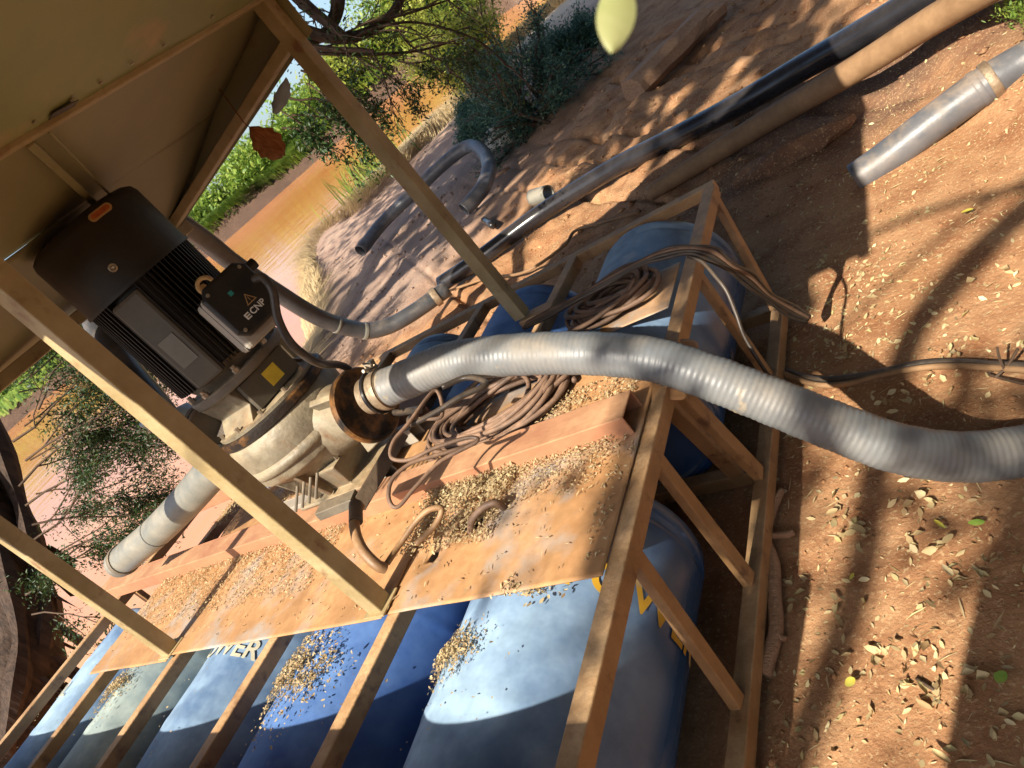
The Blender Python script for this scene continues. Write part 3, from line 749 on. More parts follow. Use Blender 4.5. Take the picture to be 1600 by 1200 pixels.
cow = lz([(.0, .238), (.15, .236), (.178, .231), (.196, .220), (.203, .20), (.204, .09), (.204, 0), (.19, 0), (.185, .02)], 1.672, 'cowl', 'fan_cowl', sharp=50)
lz([(.10, 0), (.208, 0), (.208, .012), (.10, .012)], 1.664, 'motor', 'cowl_ring')
d = Vector((math.cos(R_(318)), math.sin(R_(318)), 0))
sc_ = Vector((PX_, PY_, 1.735)) + d * .206
mesh_obj('cowl_screw', MB().lathe([(.0, .003), (.004, .004), (.007, .001), (.010, .004), (.013, .003), (.014, 0)], sc_, d, 18), MT['bolt'], cow, smooth=True)
d = Vector((math.cos(R_(345)), math.sin(R_(345)), .28)).normalized(); sx = d.cross(Vector((0, 0, 1))).normalized(); sy = sx.cross(d)
sc_ = Vector((PX_, PY_, 1.872)) + Vector((math.cos(R_(345)), math.sin(R_(345)), 0)) * .1975
def stadium(c, x, y, n, L_, r, t, k=10):
    pts = []
    for i in range(k + 1):
        a = -math.pi / 2 + math.pi * i / k; pts.append(c + x * (L_ / 2 + r * math.cos(a)) + y * (r * math.sin(a)))
    for i in range(k + 1):
        a = math.pi / 2 + math.pi * i / k; pts.append(c + x * (-L_ / 2 + r * math.cos(a)) + y * (r * math.sin(a)))
    m_ = len(pts); mb = MB(); mb.add([p - n * t for p in pts] + [p + n * t for p in pts], [tuple(range(m_, 2 * m_)), tuple(reversed(range(m_)))] + [(i, (i + 1) % m_, m_ + (i + 1) % m_, m_ + i) for i in range(m_)])
    return mb
s1 = mesh_obj('lifting_slot', stadium(sc_, sx, sy, d, .055, .013, .005), MT['tan'], cow)
mesh_obj('slot_opening', stadium(sc_ + d * .0025, sx, sy, d, .050, .008, .004), MT['orange'], s1)  # opening coloured orange to stand for the light in the slot
# eyebolt
ec = Vector((-2.042, 1.512, 1.521)); mb = MB()
mb.tube([ec + Vector((.0, 0, 0)) + Vector((.745, .665, 0)) * (.026 * math.cos(R_(a))) + Vector((0, 0, 1)) * (.026 * math.sin(R_(a))) for a in range(0, 361, 20)], .0075, 8, False)
mb.tube([ec - Vector((.3, -.1, .02)) * .2, ec - Vector((.3, -.1, 0)) * .09], .012, 8)
mesh_obj('eyebolt', mb, MT['tan'], pump, smooth=True)
# terminal box
tn = Vector((.90, -.36, .12)).normalized(); tu = Vector((0, 0, 1)); tx = tu.cross(tn).normalized(); tu = tn.cross(tx)
tb = Vector((-1.745, 1.342, 1.443))
nk = mesh_obj('terminal_box', MB().obox(tb - tn * .068 - tx * .016 - tu * .022, tx, tu, tn, .135, .185, .105), MT['lbox'], pump, bevel=.014)
mesh_obj('box_seam', MB().obox(tb - tn * .040 - tx * .016 - tu * .022, tx, tu, tn, .137, .187, .004), MT['motor'], nk, bevel=.001)
mesh_obj('cable_gland', MB().tube([tb + tu * .05 + tx * .07 - tn * .03, tb + tu * .05 + tx * .115 - tn * .03], .016, 12), MT['motor'], pump, smooth=True)
mb = MB()
w_, h_, c_ = .082, .088, .026
octo = [(-w_ + c_, -h_), (w_ - c_, -h_), (w_, -h_ + c_), (w_, h_ - c_), (w_ - c_, h_), (-w_ + c_, h_), (-w_, h_ - c_), (-w_, -h_ + c_)]
for sgn, sc in ((-.012, 1), (.008, 1), (.014, .92)):
    mb.v += [tuple(tb + tx * (x * sc) + tu * (y * sc) + tn * sgn) for x, y in octo]
mb.f += [tuple(reversed(range(8)))] + [(k * 8 + i, k * 8 + (i + 1) % 8, (k + 1) * 8 + (i + 1) % 8, (k + 1) * 8 + i) for k in range(2) for i in range(8)] + [tuple(range(16, 24))]
lid = mesh_obj('box_lid', mb, MT['motor'], pump, bevel=.003)
for sx_, sy_ in ((-1, -1), (1, -1), (1, 1), (-1, 1)):
    mesh_obj('lid_screw', MB().lathe([(.0, .004), (.005, .004), (.006, 0)], tb + tx * (sx_ * .060) + tu * (sy_ * .066) + tn * .014, tn, 10), MT['bolt'], lid)
def flat_text(words, size, c, x, y, n, m, name, parent, aspect=1):
    bm = text_mesh(words, size)
    for v in bm.verts: v.co = c + x * v.co.x * aspect + y * v.co.y + n * .0008 - Vector(WL[parent.name])
    me = bpy.data.meshes.new(name); bm.to_mesh(me); bm.free(); me.materials.append(m)
    o = bpy.data.objects.new(name, me); COL.objects.link(o); o.parent = parent
# emblem rectangle then CNP, reading up the lid as in the photograph
rx = tx; ry = tn.cross(rx)
fc = tb + tn * .0145
flat_text('CNP', .026, fc - tu * .044 + tx * .012 , rx, ry, tn, MT['white'], 'lettering', lid)
ec2 = fc - tu * .044 + tx * .012 - rx * .038
mb = MB().obox(ec2, rx, ry, tn, .016, .018, .0012); mesh_obj('emblem', mb, MT['white'], lid)
mb = MB().obox(ec2 + ry * .0035 + rx * .002, rx, ry, tn, .010, .003, .0026).obox(ec2 - ry * .0035 + rx * .002, rx, ry, tn, .010, .003, .0026); mesh_obj('emblem_bar', mb, MT['motor'], lid)
tcn = fc - tu * .012 + tx * .012
tri = [tcn + ry * .018, tcn - ry * .013 + rx * .018, tcn - ry * .013 - rx * .018]
mb = MB().add([p + tn * .0008 for p in tri], [(2, 1, 0)]); mesh_obj('warning_triangle', mb, MT['tan'], lid)
cc_ = sum(tri, Vector()) / 3
mb = MB().add([cc_ + (p - cc_) * .74 + tn * .0014 for p in tri], [(2, 1, 0)]); mesh_obj('triangle_inside', mb, MT['motor'], lid)
mb = MB().obox(cc_ + ry * .003 + tn * .002, rx, ry, tn, .002, .011, .0008).obox(cc_ - ry * .006 + tn * .002, rx, ry, tn, .002, .002, .0008); mesh_obj('triangle_mark', mb, MT['tan'], lid)
mesh_obj('teal_mark', MB().obox(fc + tu * .030 - tx * .012, tx, tu, tn, .013, .013, .001), MT['teal'], lid)
# brace plates
def strip(p, q, w, t, m, name, up=(0, 0, 1)):
    return mesh_obj(name, MB().beam(p, q, w, t, up), MT[m], pump, bevel=.002)
strip((-1.674, 1.353, 0.847), (-1.766, 1.117, 0.804), .045, .012, 'darksteel', 'brace_plate', (.6, -.6, .3))
strip((-1.903, 1.102, 0.842), (-1.771, 1.137, 0.824), .05, .03, 'castdark', 'base_plate')
for k in range(4):
    p = Vector((-2.027, 1.118, 0.861)) + Vector((.028 * k, .01 * k, 0)); mesh_obj('long_bolt', MB().tube([p, p + Vector((.02, .06, .05))], .005, 8), MT['castdark'], pump, smooth=True)
# rear (minus X) discharge fittings
vc = Vector((-2.577, 1.408, 1.174))
vb = mesh_obj('check_valve', MB().tube([vc + Vector((-.16, .06, .03)), vc + Vector((-.08, .02, .01)), vc + Vector((0, 0, 0)), vc + Vector((.10, -.02, -.02)), vc + Vector((.19, -.04, -.04))], [.055, .085, .095, .075, .07], 24), MT['valve'], pump, smooth=True)
lz([(.04, 0), (.11, 0), (.11, .022), (.04, .022)], 0, 'darksteel', 'valve_flange', axis=(.93, -.25, -.25), c=vc + Vector((.13, -.03, -.03)), n=36)
lz([(.04, 0), (.115, 0), (.118, .01), (.115, .022), (.04, .022)], 0, 'darksteel', 'valve_flange', axis=(.93, -.25, -.25), c=vc + Vector((.17, -.04, -.04)), n=36)
lz([(.04, 0), (.098, 0), (.098, .008), (.04, .008)], 0, 'lbox', 'valve_ring', axis=(.93, -.25, -.25), c=vc + Vector((.155, -.036, -.036)), n=36)
mb = MB().tube([vc + Vector((-.05, -.05, .05)), vc + Vector((-.09, -.06, .12)), vc + Vector((-.15, -.04, .12)), vc + Vector((-.18, .0, .06))], .014, 10)
mesh_obj('valve_handle', mb, MT['valve'], pump, smooth=True)
mesh_obj('rear_branch', MB().tube([(PX_ - .1, PY_ + .02, .90), (PX_ - .30, PY_ + .06, .92), tuple(vc + Vector((.2, -.02, -.02)))], [.07, .06, .06], 24), MT['darksteel'], pump, smooth=True)

# ------------------------------------------------------------------ hoses and pipes
def ribbed(pts, r, amp, pitch, step, n=36):
    rs = [r + amp * (.5 + .5 * math.cos(2 * math.pi * i * step / pitch)) ** .8 + .0012 * math.sin(i * .021) + .0006 * math.sin(i * .37) for i in range(len(pts))]
    return MB().tube(pts, rs, n)
h = mesh_obj('ribbed_hose', ribbed(hp[16:], .0612, .0016, .0156, .0042, 40), MT['hose'], smooth=True, sharp=0)
tag(h, 'thick ribbed light grey hose arching from the pump flange to the ground', 'hose')

def pipe_thing(name, pts, r, m, label, cat='pipe', n=24, res=8, group=None, hollow=True, rf=None):
    P = spline(pts, res)
    mb = MB().tube(P, r, n, cap=not hollow, rf=rf)
    t = thing(name, tuple(P[0]), label, cat, group)
    o = mesh_obj('wall', mb, MT[m], t, smooth=True, sharp=50)
    if hollow:
        s = o.modifiers.new('thickness', 'SOLIDIFY'); s.thickness = .010; s.offset = -1
    return t, P
def collar(t, P, i, r, ln, m, name='collar'):
    ax = (P[min(i + 1, len(P) - 1)] - P[max(i - 1, 0)]).normalized()
    mesh_obj(name, MB().lathe([(r * .8, 0), (r * .98, 0), (r, .004), (r, ln - .004), (r * .98, ln), (r * .8, ln)], P[i], ax, 28), MT[m], t, smooth=True)

t, P = pipe_thing('suction_hose', [(-2.526, 1.371, 1.023), (-2.707, 1.364, 0.989), (-2.991, 1.341, 0.932), (-3.284, 1.314, 0.883), (-3.522, 1.288, 0.854), (-3.725, 1.267, 0.829)], .068, 'hosepale', 'smooth pale grey hose leaving the pump towards the far left end of the raft', 'hose')
collar(t, P, 24, .0700, .004, 'hosegrey', 'joint_band'); collar(t, P, 37, .075, .03, 'castdark', 'end_clamp')
t, P = pipe_thing('arched_hose', [(-2.894, 1.521, 1.207), (-2.936, 1.568, 1.307), (-3.021, 1.647, 1.459), (-3.191, 1.815, 1.644), (-3.463, 2.111, 1.833), (-3.654, 2.582, 1.944), (-3.732, 2.905, 1.869), (-3.928, 3.139, 1.689), (-4.113, 3.332, 1.421), (-4.214, 3.499, 1.098), (-4.275, 3.674, 0.726), (-4.236, 3.842, 0.441), (-4.130, 3.947, 0.329), (-3.954, 4.075, 0.276), (-3.673, 4.305, 0.238)], .064, 'hosedark', 'dark grey hose arching high over the raft behind the motor to the black pipe', 'hose', 28)
collar(t, P, len(P) - 4, .078, .05, 'steelring', 'clamp'); collar(t, P, len(P) - 24, .069, .03, 'hosepale', 'tape_band'); collar(t, P, len(P) - 30, .068, .02, 'hosepale', 'tape_band')
t, P = pipe_thing('black_pipe', [(-4.235, 4.933, 0.100), (-3.787, 5.017, 0.100), (-3.126, 5.230, 0.110), (-2.388, 5.199, 0.130), (-1.776, 4.996, 0.150), (-1.251, 4.772, 0.190), (-0.810, 4.596, 0.240), (-0.433, 4.344, 0.310), (-0.153, 4.179, 0.360), (0.266, 3.895, 0.450)], .074, 'hoseblack', 'long shiny black water pipe running up the bank beyond the raft', 'pipe', 28)
pipe_thing('brown_pipe', [(-1.941, 4.451, 0.070), (-1.621, 4.445, 0.090), (-1.076, 4.374, 0.140), (-0.570, 4.166, 0.220), (-0.159, 3.937, 0.320), (0.175, 3.637, 0.420)], .064, 'hosebrown', 'dust covered brown pipe lying below the black pipe', 'pipe', rf=lambda s: .050 + .016 * min(1, s * 3))
t, P = pipe_thing('grey_suction_pipe', [(-0.635, 3.377, 0.029), (-0.496, 3.396, 0.049), (-0.336, 3.414, 0.086), (-0.174, 3.443, 0.115), (-0.054, 3.459, 0.132), (0.066, 3.480, 0.134), (0.258, 3.482, 0.143)], .076, 'hosegrey', 'short thick grey hose with a rusty clamp lying at the upper right', 'hose')
collar(t, P, 31, .085, .035, 'steelring', 'clamp'); collar(t, P, 28, .080, .03, 'hosegrey', 'collar')
pipe_thing('curved_hose', [(-7.145, 7.494, 0.300), (-7.017, 8.121, 0.340), (-6.557, 8.350, 0.380), (-6.105, 8.564, 0.420), (-5.726, 8.718, 0.430), (-5.456, 8.680, 0.390), (-5.059, 8.162, 0.300), (-4.770, 7.584, 0.230), (-4.714, 7.178, 0.170), (-4.815, 6.990, 0.140), (-4.916, 6.862, 0.130)], .088, 'hosegrey', 'hook shaped grey hose lying on the pale bank near the river', 'hose', 20)
pipe_thing('pipe_offcut', [(-3.316, 5.531, 0.179), (-3.128, 5.468, 0.156)], .072, 'hosepale', 'short white pipe offcut lying beside the black pipe', 'pipe', 24)

# ------------------------------------------------------------------ cables
def cable(name, pts, r, m, label, n=8, res=8):
    o = mesh_obj(name, MB().tube(spline(pts, res), r, n), MT[m], smooth=True, sharp=0)
    return tag(o, label, 'cable')
def coil(cx, cy, z, a, b, turns, r, rot, seed, jitter=.02, zstep=.004):
    rd = random.Random(seed); pts = []
    ph = [rd.uniform(0, 6.28) for _ in range(6)]
    for k in range(turns * 26):
        t = 2 * math.pi * k / 26; u = k / 26
        rr = 1 + .30 * math.sin(u * 1.9 + ph[0]) * .6 + .10 * math.sin(u * 5.1 + ph[1])
        ox = jitter * math.sin(u * 2.3 + ph[2]); oy = jitter * math.cos(u * 1.7 + ph[3])
        x = a * rr * math.cos(t) + ox; y = b * rr * math.sin(t) + oy
        X = cx + x * math.cos(rot) - y * math.sin(rot); Y = cy + x * math.sin(rot) + y * math.cos(rot)
        pts.append((X, Y, z + r + zstep * u + .010 * (1 + math.sin(t * 2 + ph[4] + u)) ))
    return pts
o = mesh_obj('cable_coil', MB().tube(spline(coil(-1.555, 1.625, .612, .235, .15, 23, .0085, R_(8), 3, .035, .0022), 2), .0085, 8), MT['cable'], smooth=True, sharp=0)
tag(o, 'big flat coil of dusty brown cable lying on the deck under the ribbed hose', 'cable')
o = mesh_obj('cable_coil', MB().tube(spline(coil(-1.20, 2.02, .615, .13, .085, 14, .0085, R_(5), 9, .025, .003), 2), .0085, 8), MT['cable'], smooth=True, sharp=0)
tag(o, 'smaller tangle of dark cable between the ribbed hose and the torn deck corner', 'cable')
cable('power_cable', [(-1.668, 1.364, 1.463), (-1.633, 1.360, 1.451), (-1.626, 1.343, 1.410), (-1.662, 1.321, 1.350), (-1.684, 1.310, 1.286), (-1.716, 1.334, 1.224), (-1.751, 1.381, 1.156), (-1.925, 1.587, 1.023), (-1.955, 1.596, 0.825), (-1.678, 1.481, 0.825)], .0125, 'cableblack', 'thick black cable curling from the motor terminal box down behind the flange', 10, 10)
cable('grey_cable', [(-1.515, 1.303, 0.894), (-1.465, 1.329, 0.861), (-1.491, 1.403, 0.907), (-1.523, 1.276, 0.911), (-1.549, 1.209, 0.911), (-1.544, 1.161, 0.894), (-1.495, 1.161, 0.867), (-1.435, 1.203, 0.847), (-1.363, 1.248, 0.813), (-1.341, 1.243, 0.794), (-1.418, 1.174, 0.820), (-1.467, 1.091, 0.826), (-1.502, 1.030, 0.826), (-1.521, 1.041, 0.850), (-1.516, 1.088, 0.873), (-1.483, 1.142, 0.866), (-1.434, 1.184, 0.836), (-1.384, 1.225, 0.804), (-1.366, 1.257, 0.781)], .006, 'cable', 'thin grey cable looping over the red channel beside the pump', 8)
cable('black_loop_cable', [(-1.591, 1.368, 0.873), (-1.549, 1.307, 0.904), (-1.532, 1.289, 0.896), (-1.476, 1.329, 0.879), (-1.409, 1.381, 0.866), (-1.358, 1.441, 0.839), (-1.445, 1.490, 0.859), (-1.509, 1.448, 0.885)], .009, 'cableblack', 'black cable loop under the clamp end of the ribbed hose', 8)
for k, dz in enumerate((0, .018, -.018, .034)):
    off = Vector((.7, .7, .25)) * dz * .8
    cable('long_cable', [Vector(p) + off * (1 if i % 2 else .6) for i, p in enumerate(((-1.424, 1.838, 0.772), (-1.327, 1.861, 0.763), (-1.221, 1.870, 0.765), (-1.100, 1.890, 0.764), (-0.997, 1.932, 0.753), (-0.919, 1.949, 0.735), (-0.840, 1.936, 0.716), (-0.803, 1.944, 0.671), (-0.790, 1.984, 0.589), (-0.791, 2.053, 0.481), (-0.798, 2.135, 0.353), (-0.796, 2.231, 0.208), (-0.779, 2.285, 0.119)))], (.0068, .0072, .006, .005)[k], 'cable' if k == 1 else 'cableblack',
          ['black cable crossing the back drum, lowest of the bundle over the frame corner', 'brown cable crossing the back drum in the bundle over the frame corner', 'dark cable in the bundle over the frame corner, nearest the deck', 'thin cable running uppermost in the bundle over the frame corner'][k], 8)
cable('ground_cable', [(-0.930, 2.191, 0.030), (-0.800, 2.079, 0.020), (-0.670, 2.023, 0.020), (-0.551, 2.003, 0.020), (-0.457, 1.988, 0.020), (-0.355, 1.942, 0.020), (-0.262, 1.872, 0.030), (-0.126, 1.790, 0.030)], .011, 'cableblack', 'black cable lying across the earth above the ribbed hose', 8)
cable('ground_cable', [(-0.917, 2.144, 0.050), (-0.799, 2.051, 0.020), (-0.691, 2.001, 0.020), (-0.590, 1.991, 0.020), (-0.474, 1.960, 0.030), (-0.355, 1.913, 0.030), (-0.129, 1.774, 0.030)], .010, 'hosebrown', 'dusty brown cable lying beside the black cable on the earth', 8)
cable('strut_cable', [(-0.855, 1.932, 0.707), (-0.818, 1.907, 0.680), (-0.785, 1.848, 0.651), (-0.767, 1.813, 0.611), (-0.767, 1.780, 0.550), (-0.769, 1.741, 0.483), (-0.753, 1.695, 0.375), (-0.754, 1.738, 0.322)], .006, 'cableblack', 'thin black cable hanging down beside the second frame strut', 8)
cable('bank_cable', [(-4.137, 4.821, 0.050), (-3.609, 4.677, 0.030), (-3.021, 4.318, 0.050), (-2.702, 4.437, 0.040), (-2.640, 4.611, 0.040), (-2.293, 4.431, 0.050), (-2.012, 4.324, 0.040)], .012, 'hosebrown', 'dusty cable lying on the orange earth beyond the raft side rail', 8)
t, P = pipe_thing('drain_hose', [(-1.729, 1.100, 0.819), (-1.717, 1.053, 0.820), (-1.687, 0.998, 0.804), (-1.653, 0.956, 0.778), (-1.622, 0.933, 0.738), (-1.616, 0.939, 0.712)], .0155, 'hosetan', 'brown drain hose bending from the pump foot down into a hole in the deck', 'hose', 14)
mesh_obj('hose_joint', MB().tube([Vector((-1.732, 1.096, 0.831)), Vector((-1.701, 1.036, 0.817))], .020, 14), MT['darksteel'], t, smooth=True)
cable('drain_loop', [(-1.616, 0.954, 0.714), (-1.607, 1.019, 0.711), (-1.556, 1.073, 0.727), (-1.513, 1.099, 0.732), (-1.487, 1.112, 0.713), (-1.513, 1.078, 0.693), (-1.567, 1.027, 0.689)], .009, 'hosetan', 'brown thin hose curling among the leaves beside the drain hole', 8)
cable('drain_loop', [(-1.449, 1.094, 0.620), (-1.421, 1.108, 0.650), (-1.380, 1.134, 0.660), (-1.346, 1.147, 0.650), (-1.366, 1.170, 0.600)], .010, 'cable', 'pale bent cable arching into the leaf filled round hole in the deck', 8)

# ------------------------------------------------------------------ leaf litter and scattered debris
def leaf_cards(P, Nn, size, curl=.35, asp=.45, seed=1, tangent=None):
    """P: (n,3) centres, Nn: (n,3) normals; returns 4-triangle bent leaves"""
    r = np.random.default_rng(seed); n = len(P)
    t = r.normal(size=(n, 3)) if tangent is None else tangent
    t -= (t * Nn).sum(1)[:, None] * Nn; t /= np.linalg.norm(t, axis=1)[:, None] + 1e-9
    b = np.cross(Nn, t); s = np.asarray(size)[:, None]; c = (r.uniform(-.2, 1, n) * curl)[:, None]
    a = asp * r.uniform(.7, 1.3, n)[:, None]
    v = np.stack([P - t * s * .5, P - t * s * .12 + b * s * a * .5 + Nn * s * c * .5, P + t * s * .25 + b * s * a * .36 + Nn * s * c * .3, P + t * s * .5 + Nn * s * c * .35,
                  P + t * s * .25 - b * s * a * .36 + Nn * s * c * .2, P - t * s * .12 - b * s * a * .5 + Nn * s * c * .45, P + t * s * .02 - Nn * s * .02], 1)
    F = np.array([[0, 6, 1], [1, 6, 2], [2, 6, 3], [3, 6, 4], [4, 6, 5], [5, 6, 0]])
    Fa = (np.arange(n)[:, None, None] * 7 + F[None]).reshape(-1, 3)
    return v.reshape(-1, 3), Fa
def rnorm(n, spread, r):
    v = r.normal(size=(n, 3)) * spread; v[:, 2] = 1; return v / np.linalg.norm(v, axis=1)[:, None]
def litter(name, XY, size, label=None, parent=None, m='litter', z=None, spread=.5, pile=0, seed=1, kind='stuff', asp=.45, curl=.5, lift=.15):
    r = np.random.default_rng(seed); n = len(XY)
    s = size * r.uniform(.5, 1.4, n)
    Z = (height(XY[:, 0], XY[:, 1]) if z is None else np.full(n, z)) + s * lift
    if pile: Z = Z + r.uniform(0, 1, n) * pile
    V, F = leaf_cards(np.column_stack([XY, Z]), rnorm(n, spread, r), s, curl, asp, seed)
    o = mesh_obj(name, (V, F), MT[m], parent)
    o['kind'] = kind
    if label: o['label'] = label
    return o
def gauss_blob(cx, cy, sx, sy, n, rot=0, seed=1):
    r = np.random.default_rng(seed); a = r.normal(size=(n, 2)) * (sx, sy); c, s = math.cos(rot), math.sin(rot)
    return np.column_stack([cx + a[:, 0] * c - a[:, 1] * s, cy + a[:, 0] * s + a[:, 1] * c])
r = np.random.default_rng(5)
XY = []
for cx, cy, sx, sy, n in [(-.35, 1.9, .35, .5, 150), (-.6, 1.1, .25, .35, 110), (-.2, 1.0, .3, .3, 110), (-.66, 2.45, .16, .20, 260), (-.1, 2.5, .5, .6, 110), (-.8, .9, .10, .25, 90), (-.8, 3.2, .35, .5, 160), (-.3, 3.6, .5, .6, 120)]:
    XY.append(gauss_blob(cx, cy, sx, sy, n, seed=int(abs(cx * 100) + n)))
for k in range(60):   # small drifts
    cx, cy = r.uniform(-.95, .5), r.uniform(.6, 3.8); XY.append(gauss_blob(cx, cy, .035, .03, 9, seed=900 + k))
XY.append(np.column_stack([r.uniform(-3.5, 1.5, 900), r.uniform(.3, 8, 900)]))
XY = np.concatenate(XY)
ins = (XY[:, 0] < -.93) & (XY[:, 0] > -4.5) & (XY[:, 1] < 2.75)
XY = XY[~ins]
litter('leaf_litter', XY, .022, 'small dry leaves strewn over the red earth', seed=3, lift=.12)
# fine debris
XY = np.column_stack([r.uniform(-3.5, .9, 20000), r.uniform(.4, 6.5, 20000)])
XY = XY[(vnoise(XY[:, 0], XY[:, 1], .35, 21) > .50) & ~((XY[:, 0] < -.93) & (XY[:, 1] < 2.75))]
litter('chaff_debris', XY, .010, 'fine chaff and crumbs on the red earth', seed=4, m='litter', asp=.3, lift=.3, spread=.8)
# clumps of larger curled leaves and straw
XYc = np.concatenate([gauss_blob(q[0], q[1], .05, .045, 13, seed=70 + k) for k, q in enumerate(((-0.736, 1.488, 0.000), (-0.674, 1.394, -0.000), (-0.498, 1.504, 0.000), (-0.469, 1.280, 0.000), (-0.391, 2.001, 0.000), (-0.469, 1.919, 0.000), (-0.242, 2.314, 0.000), (-0.845, 1.227, -0.000), (-0.528, 0.867, 0.000), (-0.472, 0.949, 0.000), (-0.583, 1.050, 0.000), (-0.583, 1.853, -0.000), (-0.352, 1.239, 0.000), (-0.722, 2.172, 0.000), (-0.873, 1.974, -0.000)))])
litter('leaf_litter', XYc, .029, 'clumps of larger curled dry leaves on the earth', seed=71, lift=.22, curl=1.1, spread=.9, asp=.5)
XYs = np.column_stack([r.uniform(-3, 1, 1500), r.uniform(.4, 6, 1500)]); XYs = XYs[~((XYs[:, 0] < -.93) & (XYs[:, 1] < 2.75))]
litter('straw_debris', XYs, .042, 'bits of straw and thin stalks on the earth', seed=72, lift=.08, curl=.2, spread=.15, asp=.07)
# earth clods
def clods(n, box, size, seed):
    r = np.random.default_rng(seed); X = r.uniform(box[0], box[1], n); Y = r.uniform(box[2], box[3], n)
    k = ~((X < -.93) & (X > -4.5) & (Y < 2.75)) & (crest_d(X, Y) > .1); X, Y = X[k], Y[k]; n = len(X)
    s = size * r.uniform(.3, 1.0, n) ** 2 * 2
    base = np.array([[1, 0, 0], [-1, 0, 0], [0, 1, 0], [0, -1, 0], [0, 0, 1], [0, 0, -1]], float)
    jit = r.uniform(.5, 1.3, (n, 6, 1)); V = base[None] * jit + r.normal(size=(n, 6, 3)) * .12
    V = V * s[:, None, None]; V[..., 2] *= .7
    V += np.stack([X, Y, height(X, Y) + s * .2], -1)[:, None, :]
    F = np.array([[0, 2, 4], [2, 1, 4], [1, 3, 4], [3, 0, 4], [2, 0, 5], [1, 2, 5], [3, 1, 5], [0, 3, 5]])
    Fa = (np.arange(n)[:, None, None] * 6 + F[None]).reshape(-1, 3)
    o = mesh_obj('earth_clods', (V.reshape(-1, 3), Fa), MT['ground'], smooth=True, sharp=0); tag(o, 'crumbled clods of red earth', kind='stuff')
clods(7000, (-4, 1.2, .3, 7), .0055, 5); clods(1500, (-9, 2, 3.5, 9), .018, 6)

# litter on deck, parts of nothing: piles of chaff blown against the channels
def deck_pile(x0, x1, y0, y1, n, size, label, z=.612, pile=.015, seed=1, bias=1.0):
    r = np.random.default_rng(seed); u = r.uniform(0, 1, n); X = x0 + (x1 - x0) * r.uniform(0, 1, n); Y = y1 - (y1 - y0) * u ** (1 + bias)
    k = (.5 * vnoise(X, Y, .11, seed + 40) + .3 * vnoise(X, Y, .04, seed + 41) + .2 * r.uniform(0, 1, n)) > .42 - .18 * (1 - (y1 - Y) / (y1 - y0)); XY = np.column_stack([X[k], Y[k]])
    o = litter('leaf_drift', XY, size, label, m='chaff', z=z, pile=pile, seed=seed, asp=.38, spread=.3, curl=.3, lift=.08); return o
deck_pile(-1.70, -1.02, 1.14, 1.315, 3600, .0095, 'pale leaf chaff drifted along the front of the red channel', pile=.018, seed=11, bias=1.6)
deck_pile(-1.74, -1.36, 1.05, 1.31, 3300, .012, 'heaped pale leaves round the deck holes', pile=.035, seed=12, bias=.6)
deck_pile(-3.70, -2.20, 1.02, 1.315, 5200, .0105, 'pale leaf drift on the left part of the deck', z=.614, pile=.012, seed=13, bias=.9)
deck_pile(-3.60, -2.30, 1.60, 1.83, 5200, .010, 'leaf drift between the two red channels', z=.612, pile=.014, seed=14, bias=.1)
deck_pile(-1.66, -1.0, 1.43, 1.60, 1900, .011, 'chaff behind the red channel under the cable coil', z=.612, pile=.012, seed=15, bias=.2)
XYd = np.column_stack([r.uniform(-3.7, -.98, 420), r.uniform(.88, 1.31, 420)])
litter('chaff_debris', XYd, .016, 'single flakes and stalk bits scattered over the deck sheets', m='chaff', z=.613, seed=77, asp=.2, spread=.15, lift=.05)
XYe = np.column_stack([r.uniform(-4.1, -1.1, 260), r.uniform(.45, .84, 260)]); XYe = XYe[np.min(np.abs(XYe[:, :1] - np.array([front_x])), 1) < .12]
litter('chaff_debris', XYe, .008, 'tiny flakes lying on top of the blue drums', m='chaff', z=.598, seed=78, asp=.5, spread=.2, lift=.05)
deck_pile(-1.02, -.95, .92, 1.3, 110, .012, 'crumbs of leaf along the deck end', z=.609, pile=.004, seed=16, bias=.1)
# leaves lying on drums
def drum_pile(cx, y0, y1, th0, th1, n, size, label, seed):
    r = np.random.default_rng(seed); th = r.normal((th0 + th1) / 2, (th1 - th0) / 3.6, n); Y = (y0 + y1) / 2 + (y1 - y0) * .22 * r.normal(size=n) * (1 + .5 * np.sin(th * .9)); kk = vnoise(th * .01, Y, .03, seed) + .4 * r.uniform(0, 1, n) > .55; th = th[kk]; Y = Y[kk]; n = len(th)
    a = np.radians(th); h_ = r.uniform(0, 1, n) * .02 * np.exp(-((Y - (y0 + y1) / 2) / ((y1 - y0) * .45)) ** 2)
    N_ = np.column_stack([np.cos(a), 0 * a, np.sin(a)]); P = np.column_stack([cx + (DR + .008 + h_) * np.cos(a), Y, .299 + (DR + .008 + h_) * np.sin(a)])
    N_ = N_ + r.normal(size=N_.shape) * .4; N_ /= np.linalg.norm(N_, axis=1)[:, None]
    V, F = leaf_cards(P, N_, size * r.uniform(.5, 1.4, n), .5, .42, seed)
    o = mesh_obj('leaf_drift', (V, F), MT['chaff']); tag(o, label, kind='stuff')
drum_pile(-1.268, .68, .80, 92, 125, 1700, .009, 'small pile of pale leaves on the nearest drum', 21)
drum_pile(-1.985, .60, .86, 70, 118, 3400, .0105, 'leaf pile on the second drum beside the cross tube', 22)
drum_pile(-3.335, .66, .84, 80, 110, 1700, .010, 'leaf pile on the greyish drum', 23)
drum_pile(-1.268, .86, .92, 62, 85, 180, .014, 'brown leaf crumbs between the nearest drum and the deck edge', 24)

